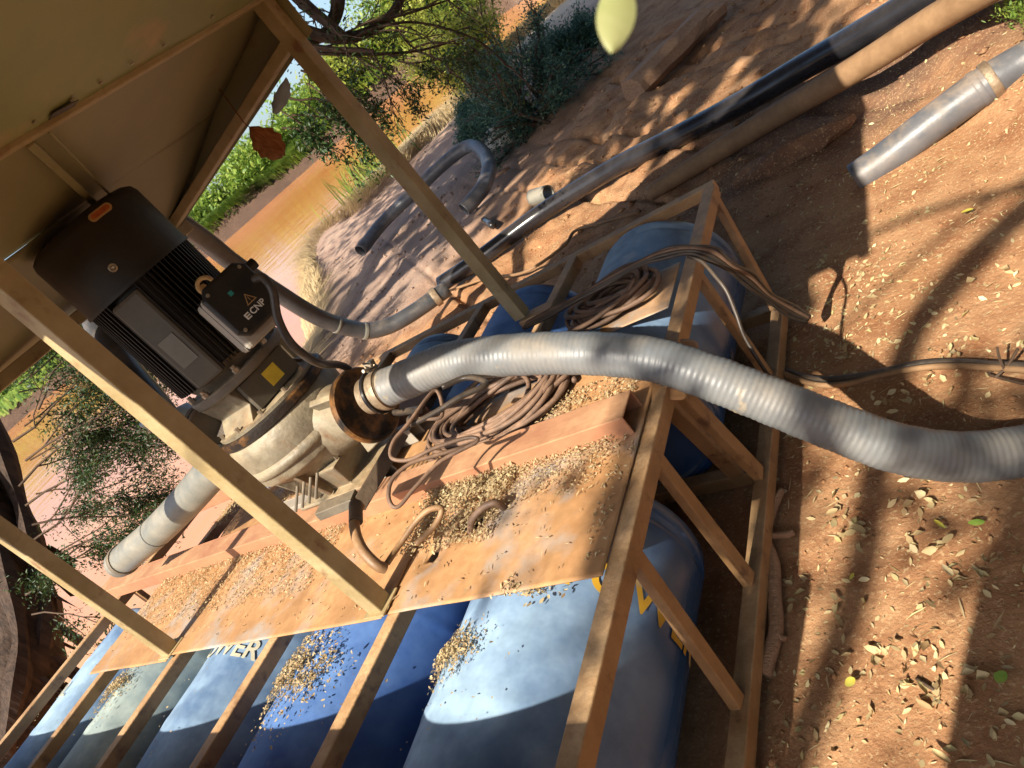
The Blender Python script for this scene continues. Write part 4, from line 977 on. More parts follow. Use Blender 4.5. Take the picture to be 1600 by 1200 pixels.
def one_leaf(p, size, m, label, name='fallen_leaf', seed=1, nrm=None, cat='leaf', asp=.42):
    r = np.random.default_rng(seed)
    n_ = np.array([nrm if nrm else (.1, -.15, 1)], float); n_ /= np.linalg.norm(n_)
    V, F = leaf_cards(np.array([p], float), n_, np.array([size]), .4, asp, seed)
    o = mesh_obj(name, (V, F), MT[m], smooth=True, sharp=0, loc=p)
    sb = o.modifiers.new('sub', 'SUBSURF'); sb.levels = 1; sb.render_levels = 2
    return tag(o, label, cat)
one_leaf((-0.455, 1.353, 0.030), .045, 'leafone', 'bright yellow leaf on sunlit earth under the ribbed hose', seed=3, asp=.35)
one_leaf((-0.375, 1.340, 0.030), .045, 'leafgreen', 'pale green leaf lying right of the bright yellow leaf', seed=4)
one_leaf((-0.669, 1.237, 0.030), .026, 'leafone', 'small round yellow leaf in the narrow lit gap left of the long limb shadow', seed=5, asp=.6)
one_leaf((-0.376, 0.943, 0.030), .035, 'leafgreen', 'dark green leaf in the shade at the lower right', seed=6, asp=.6)
one_leaf((-0.674, 0.950, 0.030), .034, 'leafone', 'pale yellow leaf lying on the lit earth below the small round leaf', seed=8, asp=.6)
one_leaf((-0.249, 2.730, 0.030), .05, 'leafone', 'yellow leaf on the sunny earth below the short grey hose', seed=9, asp=.35)
for k, (x, y, s) in enumerate([(1300,800,.06), (1340,825,.07), (1450,765,.06), (1470,845,.055), (1500,585,.05), (1430,600,.05), (1545,440,.05), (1240,995,.035), (1305,935,.035), (1470,1180,.05), (1400,690,.04), (1545,800,.05)]):
    pos = {}
tbl = [((-0.725, 1.465, 0.025), .042, 'dry curled leaf in the shade just left of the thin shadow below the hose'), ((-0.650, 1.384, 0.030), .052, 'large dry leaf beside the wide shadow under the hose'),
       ((-0.442, 1.305, 0.030), .042, 'large cream leaf left of the green leaf, below the hose'), ((-0.714, 1.183, 0.030), .035, 'white curled leaf on the edge of the shade, left of the small yellow leaf'),
       ((-0.827, 1.165, 0.030), .035, 'grey leaf in shade beside the dead branch'), ((-0.498, 0.783, 0.030), .05, 'yellowish leaf cluster end at the bottom edge')]
for k, (p, s, lb) in enumerate(tbl): one_leaf(p, s, 'litter', lb, seed=30 + k, asp=.42)

# stick and woody debris
o = mesh_obj('dead_branch', MB().tube(spline([(-0.876, 1.587, 0.030), (-0.902, 1.502, 0.035), (-0.915, 1.409, 0.035), (-0.885, 1.317, 0.030), (-0.874, 1.211, 0.030), (-0.863, 1.103, 0.030), (-0.885, 0.981, 0.030)], 6), [.010 + .009 * math.sin(min(1, i / 12) * 1.5) for i in range(37)], 10).tube(spline([(-0.899, 1.410, 0.035), (-0.859, 1.410, 0.030), (-0.836, 1.422, 0.020)], 4), [.010] * 9, 8).tube(spline([(-0.866, 1.094, 0.030), (-0.834, 1.073, 0.030)], 4), .008, 8), MT['log'], smooth=True, sharp=0)
tag(o, 'crooked dead branch lying in shade beside the raft bottom rail', 'branch')
def twig(pts, r, label, m='twig', name='twig'):
    o = mesh_obj(name, MB().tube(spline(pts, 4), r, 6), MT[m], smooth=True, sharp=0); return tag(o, label, 'twig')
twig([(-0.539, 0.959, 0.015), (-0.516, 0.937, 0.020), (-0.498, 0.926, 0.010)], .004, 'short brown twig on the sunlit earth at lower right')
mb = MB(); 
for q in ([(-0.277, 1.835, 0.020), (-0.238, 1.849, 0.040), (-0.202, 1.854, 0.080)], [(-0.250, 1.844, 0.030), (-0.249, 1.849, 0.070), (-0.244, 1.862, 0.100)], [(-0.265, 1.871, 0.020), (-0.292, 1.867, 0.010), (-0.214, 1.757, 0.040)]): mb.tube(spline(q, 4), .004, 6)
tag(mesh_obj('twig', mb, MT['twig'], smooth=True), 'forked bare twig standing at the right edge beside the cables', 'twig')
# weathered timber and stone on the bank
def block(c, ax_, ln, w, h_, m, name, label, cat, seed=1, loc=None):
    r = random.Random(seed); ax_ = Vector(ax_).normalized(); s = ax_.cross(Vector((0, 0, 1))).normalized(); u = s.cross(ax_)
    mb = MB(); n = 7; ring = 8; c = Vector(c)
    for i in range(n):
        f = i / (n - 1) - .5
        for k in range(ring):
            a = 2 * math.pi * (k + .5) / ring; cx_, cy_ = math.cos(a), math.sin(a)
            q = max(abs(cx_), abs(cy_)); j = 1 + r.uniform(-.14, .10)
            mb.v.append(tuple(c + ax_ * (f * ln + r.uniform(-.02, .02)) + s * (cx_ / q * w / 2 * j) + u * (cy_ / q * h_ / 2 * j)))
    mb.f = [(i * ring + k, i * ring + (k + 1) % ring, (i + 1) * ring + (k + 1) % ring, (i + 1) * ring + k) for i in range(n - 1) for k in range(ring)] + [tuple(reversed(range(ring))), tuple(range((n - 1) * ring, n * ring))]
    o = mesh_obj(name, mb, MT[m], bevel=.006); return tag(o, label, cat)
block((-2.432, 7.856, 0.100), (.55, .85, 0), 1.2, .34, .24, 'log', 'timber_block', 'old weathered timber block on the bank above the black pipe', 'timber', 3)
block((-2.201, 8.186, 0.080), (.7, .7, 0), .7, .3, .2, 'log', 'stone', 'brown stone lying against the weathered timber block', 'stone', 5)
def rock(c, s, m, label, seed=1, name='rock'):
    bm = bmesh.new(); bmesh.ops.create_icosphere(bm, subdivisions=3, radius=1)
    for v in bm.verts:
        d = 1 + .35 * noise.noise(v.co * 1.6 + Vector((seed * 7, 0, 0))) + .12 * noise.noise(v.co * 5 + Vector((0, seed, 0)))
        v.co = Vector((v.co.x * s[0], v.co.y * s[1], v.co.z * s[2])) * d
    me = bpy.data.meshes.new(name); bm.to_mesh(me); bm.free(); me.materials.append(MT[m])
    o = bpy.data.objects.new(name, me); COL.objects.link(o); o.location = c; WL[o.name] = tuple(c)
    return tag(o, label, 'rock')
rock((-5.354, 9.434, 0.150), (.35, .25, .22), 'rock', 'pale stone lying under the blue green bush', 2)
rock((-0.975, 3.987, 0.030), (.30, .10, .09), 'ground', 'low lump of orange earth below the brown pipe', 4, 'earth_lump')
twig([(-4.682, 7.793, 0.060), (-4.962, 7.817, 0.060), (-5.288, 7.926, 0.070)], .02, 'broken stick on the pale bank right of the hook shaped hose', 'log', 'stick')
twig([(-4.074, 5.896, 0.060), (-4.383, 6.285, 0.050)], .04, 'dark stub of wood on the bank above the black pipe', 'hoseblack', 'wood_stub')

# ------------------------------------------------------------------ vegetation
def branch_set(starts, depth, rnd, up=.1, sp=.5, shrink=.68, nseg=5, wob=.18, rshrink=.6, kids=(3, 4)):
    """starts: (pos, dir, length, radius). returns MB of wood and arrays of twig tips with directions"""
    mb = MB(); tips = []
    stack = [(Vector(p), Vector(d).normalized(), L_, r_, depth) for p, d, L_, r_ in starts]
    while stack:
        p, d, L_, r_, k = stack.pop(); pts = [p.copy()]; q = p.copy(); dd = d.copy()
        for i in range(nseg):
            dd = (dd + Vector([rnd.gauss(0, wob) for _ in range(3)]) + Vector((0, 0, up * .3))).normalized()
            q = q + dd * (L_ / nseg); pts.append(q.copy())
            if k <= 1: tips.append((q.copy(), dd.copy()))
        mb.tube(pts, [r_ * (1 - .55 * i / nseg) for i in range(nseg + 1)], 6 if r_ > .01 else 4, False)
        if k > 0:
            for c in range(rnd.randint(*kids)):
                i = rnd.randint(1, nseg); nd = (dd + Vector([rnd.gauss(0, sp) for _ in range(3)]) + Vector((0, 0, up))).normalized()
                stack.append((pts[i], nd, L_ * shrink * rnd.uniform(.7, 1.2), r_ * rshrink, k - 1))
    return mb, tips
def leaves_at(tips, per, spread, size, seed, asp=.4, stretch=0, droop=0):
    r = np.random.default_rng(seed); P = np.array([t[0] for t in tips]); D = np.array([t[1] for t in tips])
    P = np.repeat(P, per, 0); D = np.repeat(D, per, 0); n = len(P)
    P = P + r.normal(size=(n, 3)) * spread; P[:, 2] -= droop * np.abs(r.normal(size=n))
    N_ = r.normal(size=(n, 3)); N_[:, 2] = np.abs(N_[:, 2]) + .3; N_ /= np.linalg.norm(N_, axis=1)[:, None]
    T = D + r.normal(size=(n, 3)) * .5
    return leaf_cards(P, N_, size * r.uniform(.6, 1.3, n), .3, asp, seed, T)

# leaning tree at the left edge whose limbs hang over the raft
lt = thing('leaning_tree', (-6.1, 1.0, -.6), 'dark shaggy barked tree leaning at the left edge with feathery hanging foliage', 'tree')
tr = [(-6.464, 0.439, -0.294), (-6.429, 0.772, -0.008), (-6.379, 1.099, 0.241), (-6.461, 1.456, 0.496), (-6.651, 1.785, 0.876), (-6.882, 2.115, 1.322), (-7.125, 2.566, 2.009), (-7.482, 3.135, 3.094), (-7.804, 3.643, 4.274)]
tp = spline(tr, 5)
rr = random.Random(4)
tb_ = MB().tube(tp, [.30 - .0035 * i + .02 * math.sin(i * 1.7) for i in range(len(tp))], 18)
for s_ in range(9):
    off = Vector((rr.gauss(0, .10), rr.gauss(0, .10), 0)); tb_.tube([p + off + Vector((.18 * math.cos(s_ * .7 + i * .05), .18 * math.sin(s_ * .7 + i * .05), 0)) for i, p in enumerate(tp)], [.07 + .02 * math.sin(i + s_) for i in range(len(tp))], 7)
for s_ in range(70):
    i = rr.randrange(0, 22); a = rr.uniform(0, 6.28); p = tp[i] + Vector((math.cos(a), math.sin(a), 0)) * .29
    tb_.add([p, p + Vector((rr.gauss(0, .02), rr.gauss(0, .02), -.22)), p + Vector((.05 * math.cos(a) + .03, .05 * math.sin(a), -.28)), p + Vector((.02, .03, -.05))], [(0, 1, 2, 3)])
mesh_obj('trunk', tb_, MT['bark'], lt, smooth=True)
rd = random.Random(11)
w0, t0 = branch_set([(p_, (.5, .6, -.12), .8, .008) for p_ in ((-7.240, 3.318, 1.983), (-7.295, 3.136, 1.741), (-7.350, 2.954, 1.498), (-7.404, 2.772, 1.256), (-7.459, 2.589, 1.014), (-7.514, 2.407, 0.772), (-7.569, 2.225, 0.530), (-7.049, 3.277, 1.599), (-7.104, 3.095, 1.357), (-7.159, 2.913, 1.115), (-7.213, 2.731, 0.873))], 2, rd, -.08, .45, .6, 5, .16)
mesh_obj('limb', w0, MT['twig'], lt, smooth=True, sharp=0)
c0 = mesh_obj('crown', leaves_at(t0, 26, .07, .04, 4, .28), MT['leafdark'], lt); c0['kind'] = 'stuff'
st = []
for px, d, L_, r_ in [((-6.175, 2.117, 1.234), (.45, .75, .1), .9, .011), ((-6.200, 1.778, 0.922), (.55, .6, -.1), .8, .010), ((-6.146, 1.552, 0.688), (.6, .5, -.05), .7, .009), ((-6.120, 2.622, 1.536), (.6, .6, .05), .7, .009), ((-6.181, 2.896, 1.870), (.5, .6, .0), .8, .009), ((-6.131, 2.910, 1.550), (.5, .5, -.1), .6, .008),
                     ((-6.109, 2.317, 1.490), (.5, .6, 0), .9, .011), ((-5.963, 1.890, 1.005), (.5, .5, -.2), .7, .009), ((-6.167, 2.703, 1.760), (.4, .6, -.2), .7, .009), ((-5.864, 1.708, 0.778), (.5, .5, -.15), .55, .008), ((-6.036, 1.449, 0.586), (.6, .4, -.1), .5, .008), ((-5.807, 1.604, 0.760), (.6, .55, -.1), .6, .008), ((-5.971, 2.213, 1.341), (.6, .5, -.1), .8, .009), ((-6.069, 2.002, 1.117), (.55, .6, .0), .8, .009)]:
    st.append((px, d, L_, r_))
wood, tips = branch_set(st, 2, rd, -.05, .45, .6, 5, .16)
mesh_obj('limb', wood, MT['twig'], lt, smooth=True, sharp=0)
crown = mesh_obj('crown', leaves_at(tips, 20, .045, .030, 3, .28), MT['leafdark'], lt)
crown['kind'] = 'stuff'

# overhanging tree at the top, brown limbs and drooping sprays
ot = thing('overhanging_tree', (1.408, -3.096, 0.000), 'tree overhanging the river beyond the thin roof post, tangled brown limbs', 'tree')
mb = MB()
LIMBS = [([(-3.609, 4.858, 3.114), (-3.496, 4.612, 2.484), (-3.385, 4.580, 2.246), (-3.247, 4.665, 2.046), (-3.121, 4.802, 1.959), (-3.023, 5.030, 1.951), (-2.914, 5.323, 2.045)], .055),
         ([(-3.550, 4.466, 2.570), (-3.401, 4.415, 2.235), (-3.266, 4.501, 2.042), (-3.144, 4.608, 1.907), (-3.071, 4.635, 1.838)], .028),
         ([(-3.448, 4.847, 2.570), (-3.307, 4.693, 2.324), (-3.223, 4.656, 2.122), (-3.171, 4.633, 1.995)], .05),
         ([(-3.177, 4.986, 2.384), (-3.205, 4.881, 2.240), (-3.265, 4.787, 2.164), (-3.353, 4.691, 2.133), (-3.418, 4.509, 2.170)], .06),
         ([(-3.424, 4.365, 2.181), (-3.278, 4.537, 1.995), (-3.147, 4.831, 1.790), (-3.055, 5.122, 1.645), (-2.929, 5.460, 1.529)], .014),
         ([(-3.171, 4.633, 1.995), (-3.027, 4.865, 1.922), (-2.940, 5.154, 1.778), (-2.808, 5.392, 1.472), (-2.738, 5.445, 1.193)], .012),
         ([(-3.094, 4.716, 2.022), (-2.928, 5.075, 1.880), (-2.807, 5.419, 1.784)], .012), ([(-3.033, 5.019, 1.948), (-3.054, 5.023, 1.726), (-2.977, 5.114, 1.504), (-2.940, 5.122, 1.460)], .009)]
st = []
for pts, r_ in LIMBS:
    sp_ = spline(pts, 5); mb.tube(sp_, [r_ * (1 - .5 * i / len(sp_)) for i in range(len(sp_))], 8)
    for i in range(4, len(sp_), 5 if r_ > .02 else 3):
        d = (sp_[i] - sp_[i - 1]).normalized(); st.append((sp_[i], d + Vector([rd.gauss(0, .6) for _ in range(3)]) + Vector((0, 0, -.15)), .42, .008))
mesh_obj('limb', mb, MT['bark'], ot, smooth=True)
st2 = [((-3.193, 4.044, 2.014), (.3, .4, -.6), .35, .008), ((-3.184, 3.733, 1.960), (.2, .3, -.7), .4, .008), ((-3.188, 4.004, 1.934), (.4, .3, -.5), .4, .008), ((-3.249, 3.760, 1.851), (.4, .3, -.6), .4, .007), ((-3.186, 4.144, 1.920), (.4, .4, -.5), .4, .007), ((-3.243, 3.678, 1.955), (.3, .2, -.6), .4, .007), ((-3.316, 3.690, 1.833), (.5, .3, -.4), .35, .007), ((-3.097, 4.483, 1.866), (.3, .3, -.6), .4, .007), ((-2.977, 4.641, 1.697), (.3, .3, -.6), .4, .007)]
w1, t1 = branch_set(st, 1, rd, -.15, .5, .6, 5, .2, kids=(2, 3))
w2, t2 = branch_set(st2, 2, rd, -.25, .5, .6, 4, .2)
mesh_obj('twigs', w1, MT['twig'], ot, smooth=True, sharp=0); mesh_obj('twigs', w2, MT['twig'], ot, smooth=True, sharp=0)
c1 = mesh_obj('crown', leaves_at(t1, 4, .05, .035, 13, .35), MT['leafdark'], ot); c1['kind'] = 'stuff'
c2 = mesh_obj('crown', leaves_at(t2, 9, .035, .034, 14, .35), MT['leafdark'], ot); c2['kind'] = 'stuff'
# trunk of that tree, standing on the far side of the raft left of the picture
mesh_obj('trunk', MB().tube(spline([(-5.6, 4.6, -.2), (-5.7, 4.3, 1.5), (-5.0, 4.4, 3.0), (-3.609, 4.858, 3.114)], 6), .09, 12), MT['bark'], ot, smooth=True) if False else None

# canopies above the picture that dapple the sunlight
def canopy(name, base, trunk_pts, r0, clusters, n, size, label, m='leafdark', seed=1, spread=.5):
    t = thing(name, base, label, 'tree')
    sp_ = spline(trunk_pts, 6); mesh_obj('trunk', MB().tube(sp_, [r0 * (1 - .6 * i / len(sp_)) for i in range(len(sp_))], 14), MT['bark'], t, smooth=True)
    top = sp_[-1]; mb = MB(); r = np.random.default_rng(seed); Ps = []
    for c, s in clusters:
        c = Vector(c); mid = (top + c) / 2 + Vector((0, 0, .3)); mb.tube(spline([sp_[-6], mid, c], 6), [r0 * .14 * (1 - .8 * i / 12) for i in range(13)], 7)
        sx, sy, sz = s if isinstance(s, tuple) else (s, s, s * .4)
        Ps.append(np.array(c) + r.normal(size=(int(n * sx * sy * (9 if isinstance(s, tuple) else 1)), 3)) * np.array([sx, sy, sz]) * .5)
    mesh_obj('limb', mb, MT['bark'], t, smooth=True)
    P = np.concatenate(Ps); N_ = r.normal(size=P.shape); N_[:, 2] = abs(N_[:, 2]) + .4; N_ /= np.linalg.norm(N_, axis=1)[:, None]
    o = mesh_obj('crown', leaf_cards(P, N_, size * r.uniform(.6, 1.4, len(P)), .3, .5, seed), MT[m], t); o['kind'] = 'stuff'
    return t
# unseen tree added behind the camera; trunk and leaf clusters shaped to throw shadows
canopy('shadow_caster_tree', (-.58, -.78, 0), [(-.58, -.78, -.1), (-.50, -.78, 1.2), (-.35, -.85, 1.9), (0, -1.3, 3.0), (.3, -1.8, 3.9)], .19,
       [((.5, -1.2, 4.2), .9), ((1.4, -1.0, 4.4), 1.3), ((.4, .6, 4.3), .9), ((1.4, 1.0, 4.6), 1.2), ((-1.43, -3.95, 4.5), (.08, 1.5, .15)), ((-.86, -4.15, 4.5), (.22, .5, .2)),
        ((-1.75, -3.9, 4.7), .30), ((-2.7, -3.7, 4.7), .22), ((.1, -1.9, 4.7), (.45, .4, .3))], 190, .10, 'unseen tree added behind the photographer to cast shadows', seed=31)
mesh_obj('limb', MB().tube(spline([(.25, -1.75, 3.8), (-.35, -2.4, 4.25), (-.95, -3.2, 4.5), (-1.14, -3.8, 4.52), (-1.22, -4.3, 4.5), (-1.40, -4.85, 4.5)], 6), [.05] * 31, 10), MT['bark'], bpy.data.objects['shadow_caster_tree'], smooth=True)  # unseen limb added and bent to throw the long shadow on the earth
# bank tree over the far end: shades the pale slope
canopy('bank_tree', (-7.6, 1.2, -.9), [(-7.6, 1.0, -1.2), (-7.3, 1.2, 1.4), (-6.6, 1.8, 3.2), (-6.0, 2.4, 4.6)], .22,
       [((-7.4, 3.4, 5.0), 1.7), ((-5.6, 3.2, 5.1), 1.6), ((-8.6, 4.6, 5.2), 1.7), ((-6.6, 5.2, 5.6), 1.7), ((-4.4, 4.2, 5.6), 1.2), ((-3.4, 5.4, 5.4), 1.1), ((-5.0, 6.6, 5.6), 1.4), ((-7.6, 7.0, 5.8), 1.6), ((-2.4, 3.4, 5.0), .6), ((-.9, 2.6, 5.2), .30), ((-1.6, 1.6, 5.0), .30), ((-2.2, 4.4, 5.2), .4), ((-6.0, 4.2, 5.0), 1.8), ((-7.4, 5.4, 5.2), 1.8), ((-4.8, 5.6, 5.2), 1.5), ((-6.2, 7.6, 5.4), 1.5), ((-4.4, 7.4, 5.4), 1.1)], 420, .15, 'spreading tree above the river bank', seed=32)

canopy('sky_block_tree', (4.2, 3.5, 0), [(4.2, 3.5, -.1), (4.0, 3.6, 2), (3.6, 3.8, 4.2), (3.2, 4.0, 5.6)], .22,  # unseen foliage added overhead and at right to cut the sky light
       [((4.5, 0, 3.0), 2.4), ((4.6, 2.5, 2.6), 2.6), ((4.4, 5, 3.0), 2.6), ((3.6, 7.5, 3.4), 2.6), ((4.2, 1.5, 5.4), 2.6), ((3.4, 4.5, 6.0), 2.6), ((1.4, 4.6, 6.4), 2.6), ((2.2, 7.5, 5.8), 2.6), ((-.4, 7.0, 7.0), 2.4), ((.4, 3.4, 7.4), 2.0), ((-2.4, 6.0, 7.4), 2.4), ((-1.4, 8.6, 7.0), 2.4), ((5, -2, 5.5), 2.6), ((4, 1, 8), 3), ((1, 6, 9), 3), ((-3, 9, 8.6), 3), ((2, 9.5, 4), 3), ((0, 0, 9), 3), ((3, -2, 9), 3), ((-3, 1, 9), 3), ((-3, 4, 9), 3), ((0, 3, 9.4), 3), ((-6, 2, 9), 3), ((-6, 6, 9), 3), ((-5.5, -1.5, 9.4), 3), ((-2.5, -2.5, 9.6), 3), ((.5, -3, 9.6), 3), ((6, 3, 3), 3), ((6, 0, 3), 3)], 190, .45, 'unseen dense tree added right of the picture to block sky light', seed=41)
canopy('sky_block_tree', (1.5, -7.5, 0), [(1.5, -7.5, -.1), (1.5, -7.5, .8), (1.2, -7.6, 1.6), (1.0, -7.6, 2.0)], .2,  # unseen hedge of leaves added behind the camera against low sky light
       [((-6, -7, 1.4), 2.6), ((-3, -7.5, 1.5), 2.6), ((0, -7.5, 1.5), 2.6), ((3, -7, 1.5), 2.6), ((5.5, -5, 2), 2.8), ((5.5, -2.2, 2.2), 2.6)], 200, .40, 'unseen low foliage added behind the photographer to block sky light', seed=42)

def bush(name, base, R0, H0, n_st, label, m, leaf, per=12, seed=1, depth=2, cat='bush', group=None, lean=(0, 0, 0), asp=.3, spread=.06, stem=.03):
    t = thing(name, base, label, cat, group); rd_ = random.Random(seed); st = []
    for k in range(n_st):
        a = rd_.uniform(0, 6.28); e = rd_.uniform(.25, 1.2)
        st.append((Vector(base) + Vector((rd_.gauss(0, R0 * .12), rd_.gauss(0, R0 * .12), 0)), Vector((math.cos(a) * math.cos(e) * R0, math.sin(a) * math.cos(e) * R0, math.sin(e) * H0)) / max(R0, H0) + Vector(lean), (R0 + H0) / 2 * rd_.uniform(.6, .9), stem))
    w, tp_ = branch_set(st, depth, rd_, .02, .42, .55, 5, .13)
    mesh_obj('stems', w, MT['twig'], t, smooth=True, sharp=0)
    o = mesh_obj('crown', leaves_at(tp_, per, spread, leaf, seed + 5, asp), MT[m], t); o['kind'] = 'stuff'
    return t
b = (-4.711, 9.217, 0.200)
bush('feathery_bush', (b[0], b[1], hz(b[0], b[1]) - .05), 1.05, 1.1, 20, 'dark blue green feathery bush on the bank at the top centre', 'leafteal', .055, 12, 3, lean=(-.35, .1, .1), spread=.07)
b = (-6.128, 10.601, 0.200)
bush('feathery_bush', (b[0], b[1], hz(b[0], b[1]) - .05), .55, .5, 14, 'low left skirt of the blue green bush above the pale stone', 'leafteal', .055, 16, 4, lean=(-.3, -.1, 0), spread=.06)
b = (-4.592, 11.240, 0.200)
bush('feathery_bush', (b[0], b[1], hz(b[0], b[1]) - .05), .7, .6, 14, 'dark right end of the blue green bush touching the brown slope', 'leafteal', .06, 16, 6, spread=.07)
b = (-7.053, 14.137, 0.300)
bush('riverside_shrub', (b[0] - .6, b[1] + .4, hz(b[0] - .6, b[1] + .4)), 1.5, 2.0, 20, 'loose yellow green shrub on the bank behind the blue green bush', 'leafyellow', .075, 12, 16, lean=(-.35, .0, .15), spread=.10, stem=.02)
b = (0.122, 3.524, 0.300)
bush('green_shrub', (b[0] + .25, b[1] + .1, hz(b[0], b[1])), .25, .3, 16, 'bit of green shrub at the upper right corner', 'leafbright', .02, 12, 8, spread=.02, stem=.004)
# yellow green trees beyond the bush, far bank growth
FB = [(-88, 22, 7, 4, 'leafbright'), (-78, 28, 7, 4, 'leafbright'), (-68, 35, 7, 4, 'leafbright'), (-61, 41, 6, 3.5, 'leafdark'), (-56, 46, 6, 3.2, 'leafbright'), (-51, 51, 6, 3.5, 'leafbright'), (-48, 57, 7, 3.6, 'leafbright'), (-43, 62, 8, 5, 'leafyellow'), (-36, 64, 8, 9, 'leafbright'), (-30, 60, 7, 8, 'leafyellow'), (-24, 54, 6, 7.5, 'leafyellow'), (-19, 49, 6, 7.5, 'leafbright'), (-15, 45, 5.5, 7, 'leafyellow'), (-98, 14, 8, 7, 'leafdark'), (-12, 43, 5, 6, 'leafbright')]
FBL = ['bright green tree on the far bank farthest left behind the leaning tree', 'bright green tree on the far bank left of the motor', 'bright green clump on the far bank hidden partly by the roof beam', 'dark green clump on the far bank just below the roof corner', 'bright green clump on the far bank below the dry brown leaf', 'green clump on the far bank left of the thin roof post', 'green clump on the far bank behind the thin roof post', 'yellowish clump on the far bank right of the thin roof post', 'green tree on the far bank behind the tangled limbs', 'yellow green tree on the far bank below the tangled limbs', 'yellow green tree on the far bank above the bright water patch', 'green tree on the far bank above the end of the water', 'yellow tree on the far bank left of the blue green bush', 'dark tree on the far bank at the far left', 'green tree on the far bank just behind the blue green bush']
def far_bush(x, y, R0, H0, m, label, seed):
    z = hz(x, y); t = thing('river_tree', (x, y, z), label, 'tree', 'trees along the far river bank'); r = np.random.default_rng(seed)
    mb = MB(); Ps = []
    for k in range(26):
        a = r.uniform(0, 6.28); rad = R0 * math.sqrt(r.uniform(0, 1)) * .8; c = Vector((x + rad * math.cos(a), y + rad * math.sin(a), z + H0 * r.uniform(.15, .9) * (1 - .4 * rad / R0)))
        mb.tube([(x + .3 * math.cos(a), y + .3 * math.sin(a), z - .3), ((x + c.x) / 2, (y + c.y) / 2, z + (c.z - z) * .6), tuple(c)], [.12, .07, .03], 5)
        s = R0 * r.uniform(.22, .38); Ps.append(np.array(c) + r.normal(size=(240, 3)) * np.array([s, s, s * .7]) * .6)
    mesh_obj('trunk', mb, MT['twig'], t, smooth=True)
    P = np.concatenate(Ps); P[:, 2] = np.maximum(P[:, 2], z - .3); N_ = r.normal(size=P.shape); N_[:, 2] = abs(N_[:, 2]) + .3; N_ /= np.linalg.norm(N_, axis=1)[:, None]
    o = mesh_obj('crown', leaf_cards(P, N_, .45 * r.uniform(.5, 1.3, len(P)), .3, .45, seed), MT[m], t); o['kind'] = 'stuff'
for k, (x, y, R0, H0, m_) in enumerate(FB): far_bush(x - 2, y + 2, R0 * .75, H0 * .9, m_, FBL[k], 50 + k)
# grass on the far bank slope
def blades(XY, h_, w, m, name, label, seed, lean=.4, z=None, bow=.5):
    r = np.random.default_rng(seed); n = len(XY); a = r.uniform(0, 6.28, n); H = h_ * r.uniform(.4, 1.3, n)
    Z = height(XY[:, 0], XY[:, 1]) - .01
    base = np.column_stack([XY, Z]); L_ = np.column_stack([np.cos(a), np.sin(a), 0 * a]); S_ = np.column_stack([-np.sin(a), np.cos(a), 0 * a])
    ln = (r.uniform(0, 1, n) * lean * H)[:, None]; W_ = (w * r.uniform(.6, 1.3, n))[:, None]; up = np.array([0, 0, 1.])[None] * H[:, None]
    v = np.stack([base - S_ * W_, base + S_ * W_, base + up * .6 + L_ * ln * .4 + S_ * W_ * .7, base + up * .6 + L_ * ln * .4 - S_ * W_ * .7, base + up * (1 - bow * .3) + L_ * ln * 1.3], 1)
    i = np.arange(n)[:, None] * 5
    F = np.concatenate([i + np.array([[0, 1, 2]]), i + np.array([[0, 2, 3]]), i + np.array([[3, 2, 4]])])
    o = mesh_obj(name, (v.reshape(-1, 3), F), MT[m]); return tag(o, label, kind='stuff')
def along(pl, n, off, wid, seed):
    r = np.random.default_rng(seed); P = np.array(pl, float); seg = np.linalg.norm(np.diff(P, axis=0), axis=1); c = np.concatenate([[0], np.cumsum(seg)])
    s = r.uniform(0, c[-1], n); x = np.interp(s, c, P[:, 0]); y = np.interp(s, c, P[:, 1]); k = np.clip(np.searchsorted(c, s) - 1, 0, len(seg) - 1)
    d = np.diff(P, axis=0)[k] / seg[k][:, None]; o = off + wid * r.uniform(-1, 1, n)
    return np.column_stack([x + d[:, 1] * o, y - d[:, 0] * o])
blades(along(FAR[1:-1], 50000, -6.0, 6.3, 3), .8, .12, 'leafbright', 'bank_grass', 'bright green grass along the far bank', 3, 1.2)
blades(along([(-5.8, 3.0), (-7.2, 5.4), (-8.6, 7.4), (-10.4, 9.6), (-11.0, 11.2), (-10.4, 12.8), (-9.5, 14.4), (-8.8, 17)], 10000, -.1, .45, 4), .20, .006, 'drygrass', 'dry_grass', 'dry straw coloured grass along the crest of the near bank', 4, 3.5)
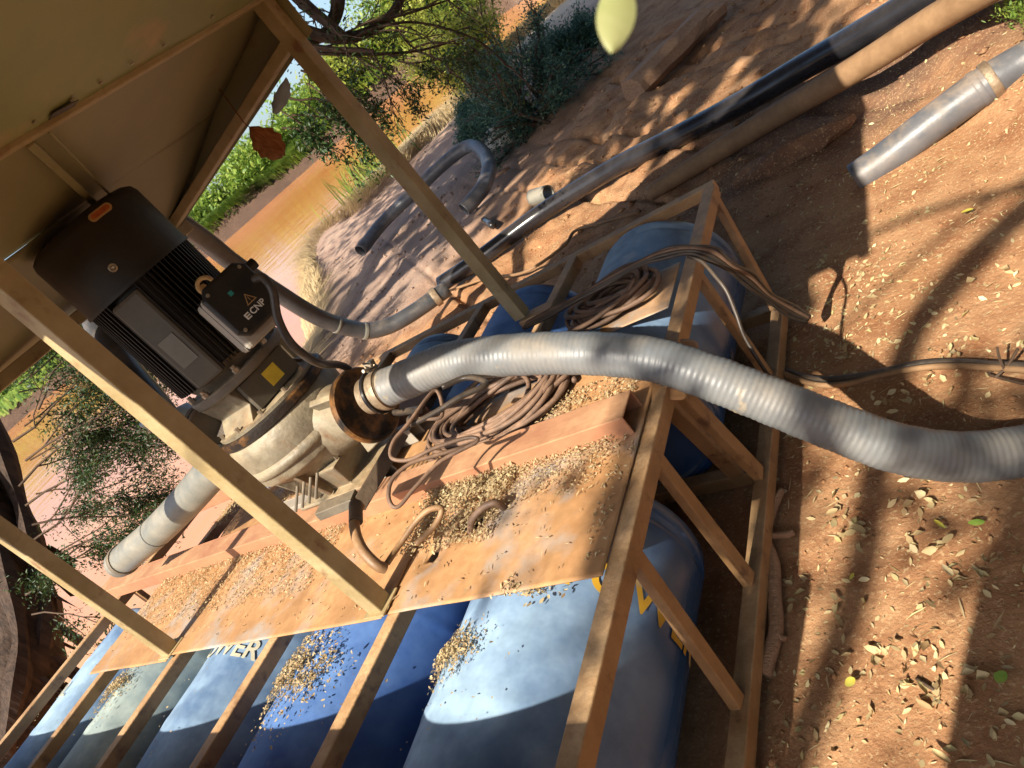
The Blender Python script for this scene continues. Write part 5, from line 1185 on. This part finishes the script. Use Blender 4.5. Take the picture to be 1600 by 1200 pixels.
blades(along([(-10.6, 10.6), (-10.2, 12.6), (-9.4, 14.4), (-8.8, 17), (-8, 20)], 7000, .2, 1.2, 5), .30, .009, 'drygrass', 'dry_grass', 'taller dry grass at the bend of the near bank', 5, 3.2)
blades(gauss_blob(-10.2, 12.3, .5, .5, 220, seed=4), .8, .012, 'leafbright', 'green_reeds', 'green reeds growing at the bend of the near bank', 6, .6)

# near hanging leaf, dry leaves by the roof
def big_leaf(c, u, v, n, L_, w, m, name, label, curl=.1, wav=.0):
    c, u, v, n = Vector(c), Vector(u).normalized(), Vector(v).normalized(), Vector(n).normalized(); mb = MB(); k = 12; q = 6
    for i in range(k + 1):
        s = i / k; ww = w * math.sin(math.pi * min(1, s * .96 + .03)) ** .75 * (1 + wav * math.sin(i * 2.1))
        for j in range(q + 1):
            f = j / q * 2 - 1
            mb.v.append(tuple(c + u * (s - .5) * L_ + v * (f * ww / 2) + n * (curl * L_ * (f * f * .5 - (s - .5) ** 2) + wav * .05 * L_ * math.sin(i * 1.3 + j * 2))))
    mb.f = [(i * (q + 1) + j, i * (q + 1) + j + 1, (i + 1) * (q + 1) + j + 1, (i + 1) * (q + 1) + j) for i in range(k) for j in range(q)]
    mb.tube([c - u * L_ * .5, c - u * L_ * .75 + n * .01, c - u * L_ * 1.6 + v * L_ * .2], L_ * .012, 6)
    o = mesh_obj(name, mb, MT[m], smooth=True, sharp=0); return tag(o, label, 'leaf')
UPW = Vector((0, 0, 1))
big_leaf((-0.115, 0.340, 1.562), (DN * .9 - RT * .10), RT, FW, .034, .0172, 'leafnear', 'near_leaf', 'blurred pale yellow green leaf hanging close to the camera at the top', .08)
big_leaf((-1.969, 2.084, 1.732), RT * .75 + DN * .65, RT * .6 - DN * .7, FW, .155, .105, 'dryleaf', 'dry_leaf', 'crumpled red brown dry leaf hanging beside the roof edge', .25, .12)
big_leaf((-1.957, 2.289, 1.824), RT * .3 - DN * .9, RT, FW, .14, .06, 'greyleaf', 'grey_leaf', 'pale grey dry leaf hanging above the red brown leaf', .2, .1)
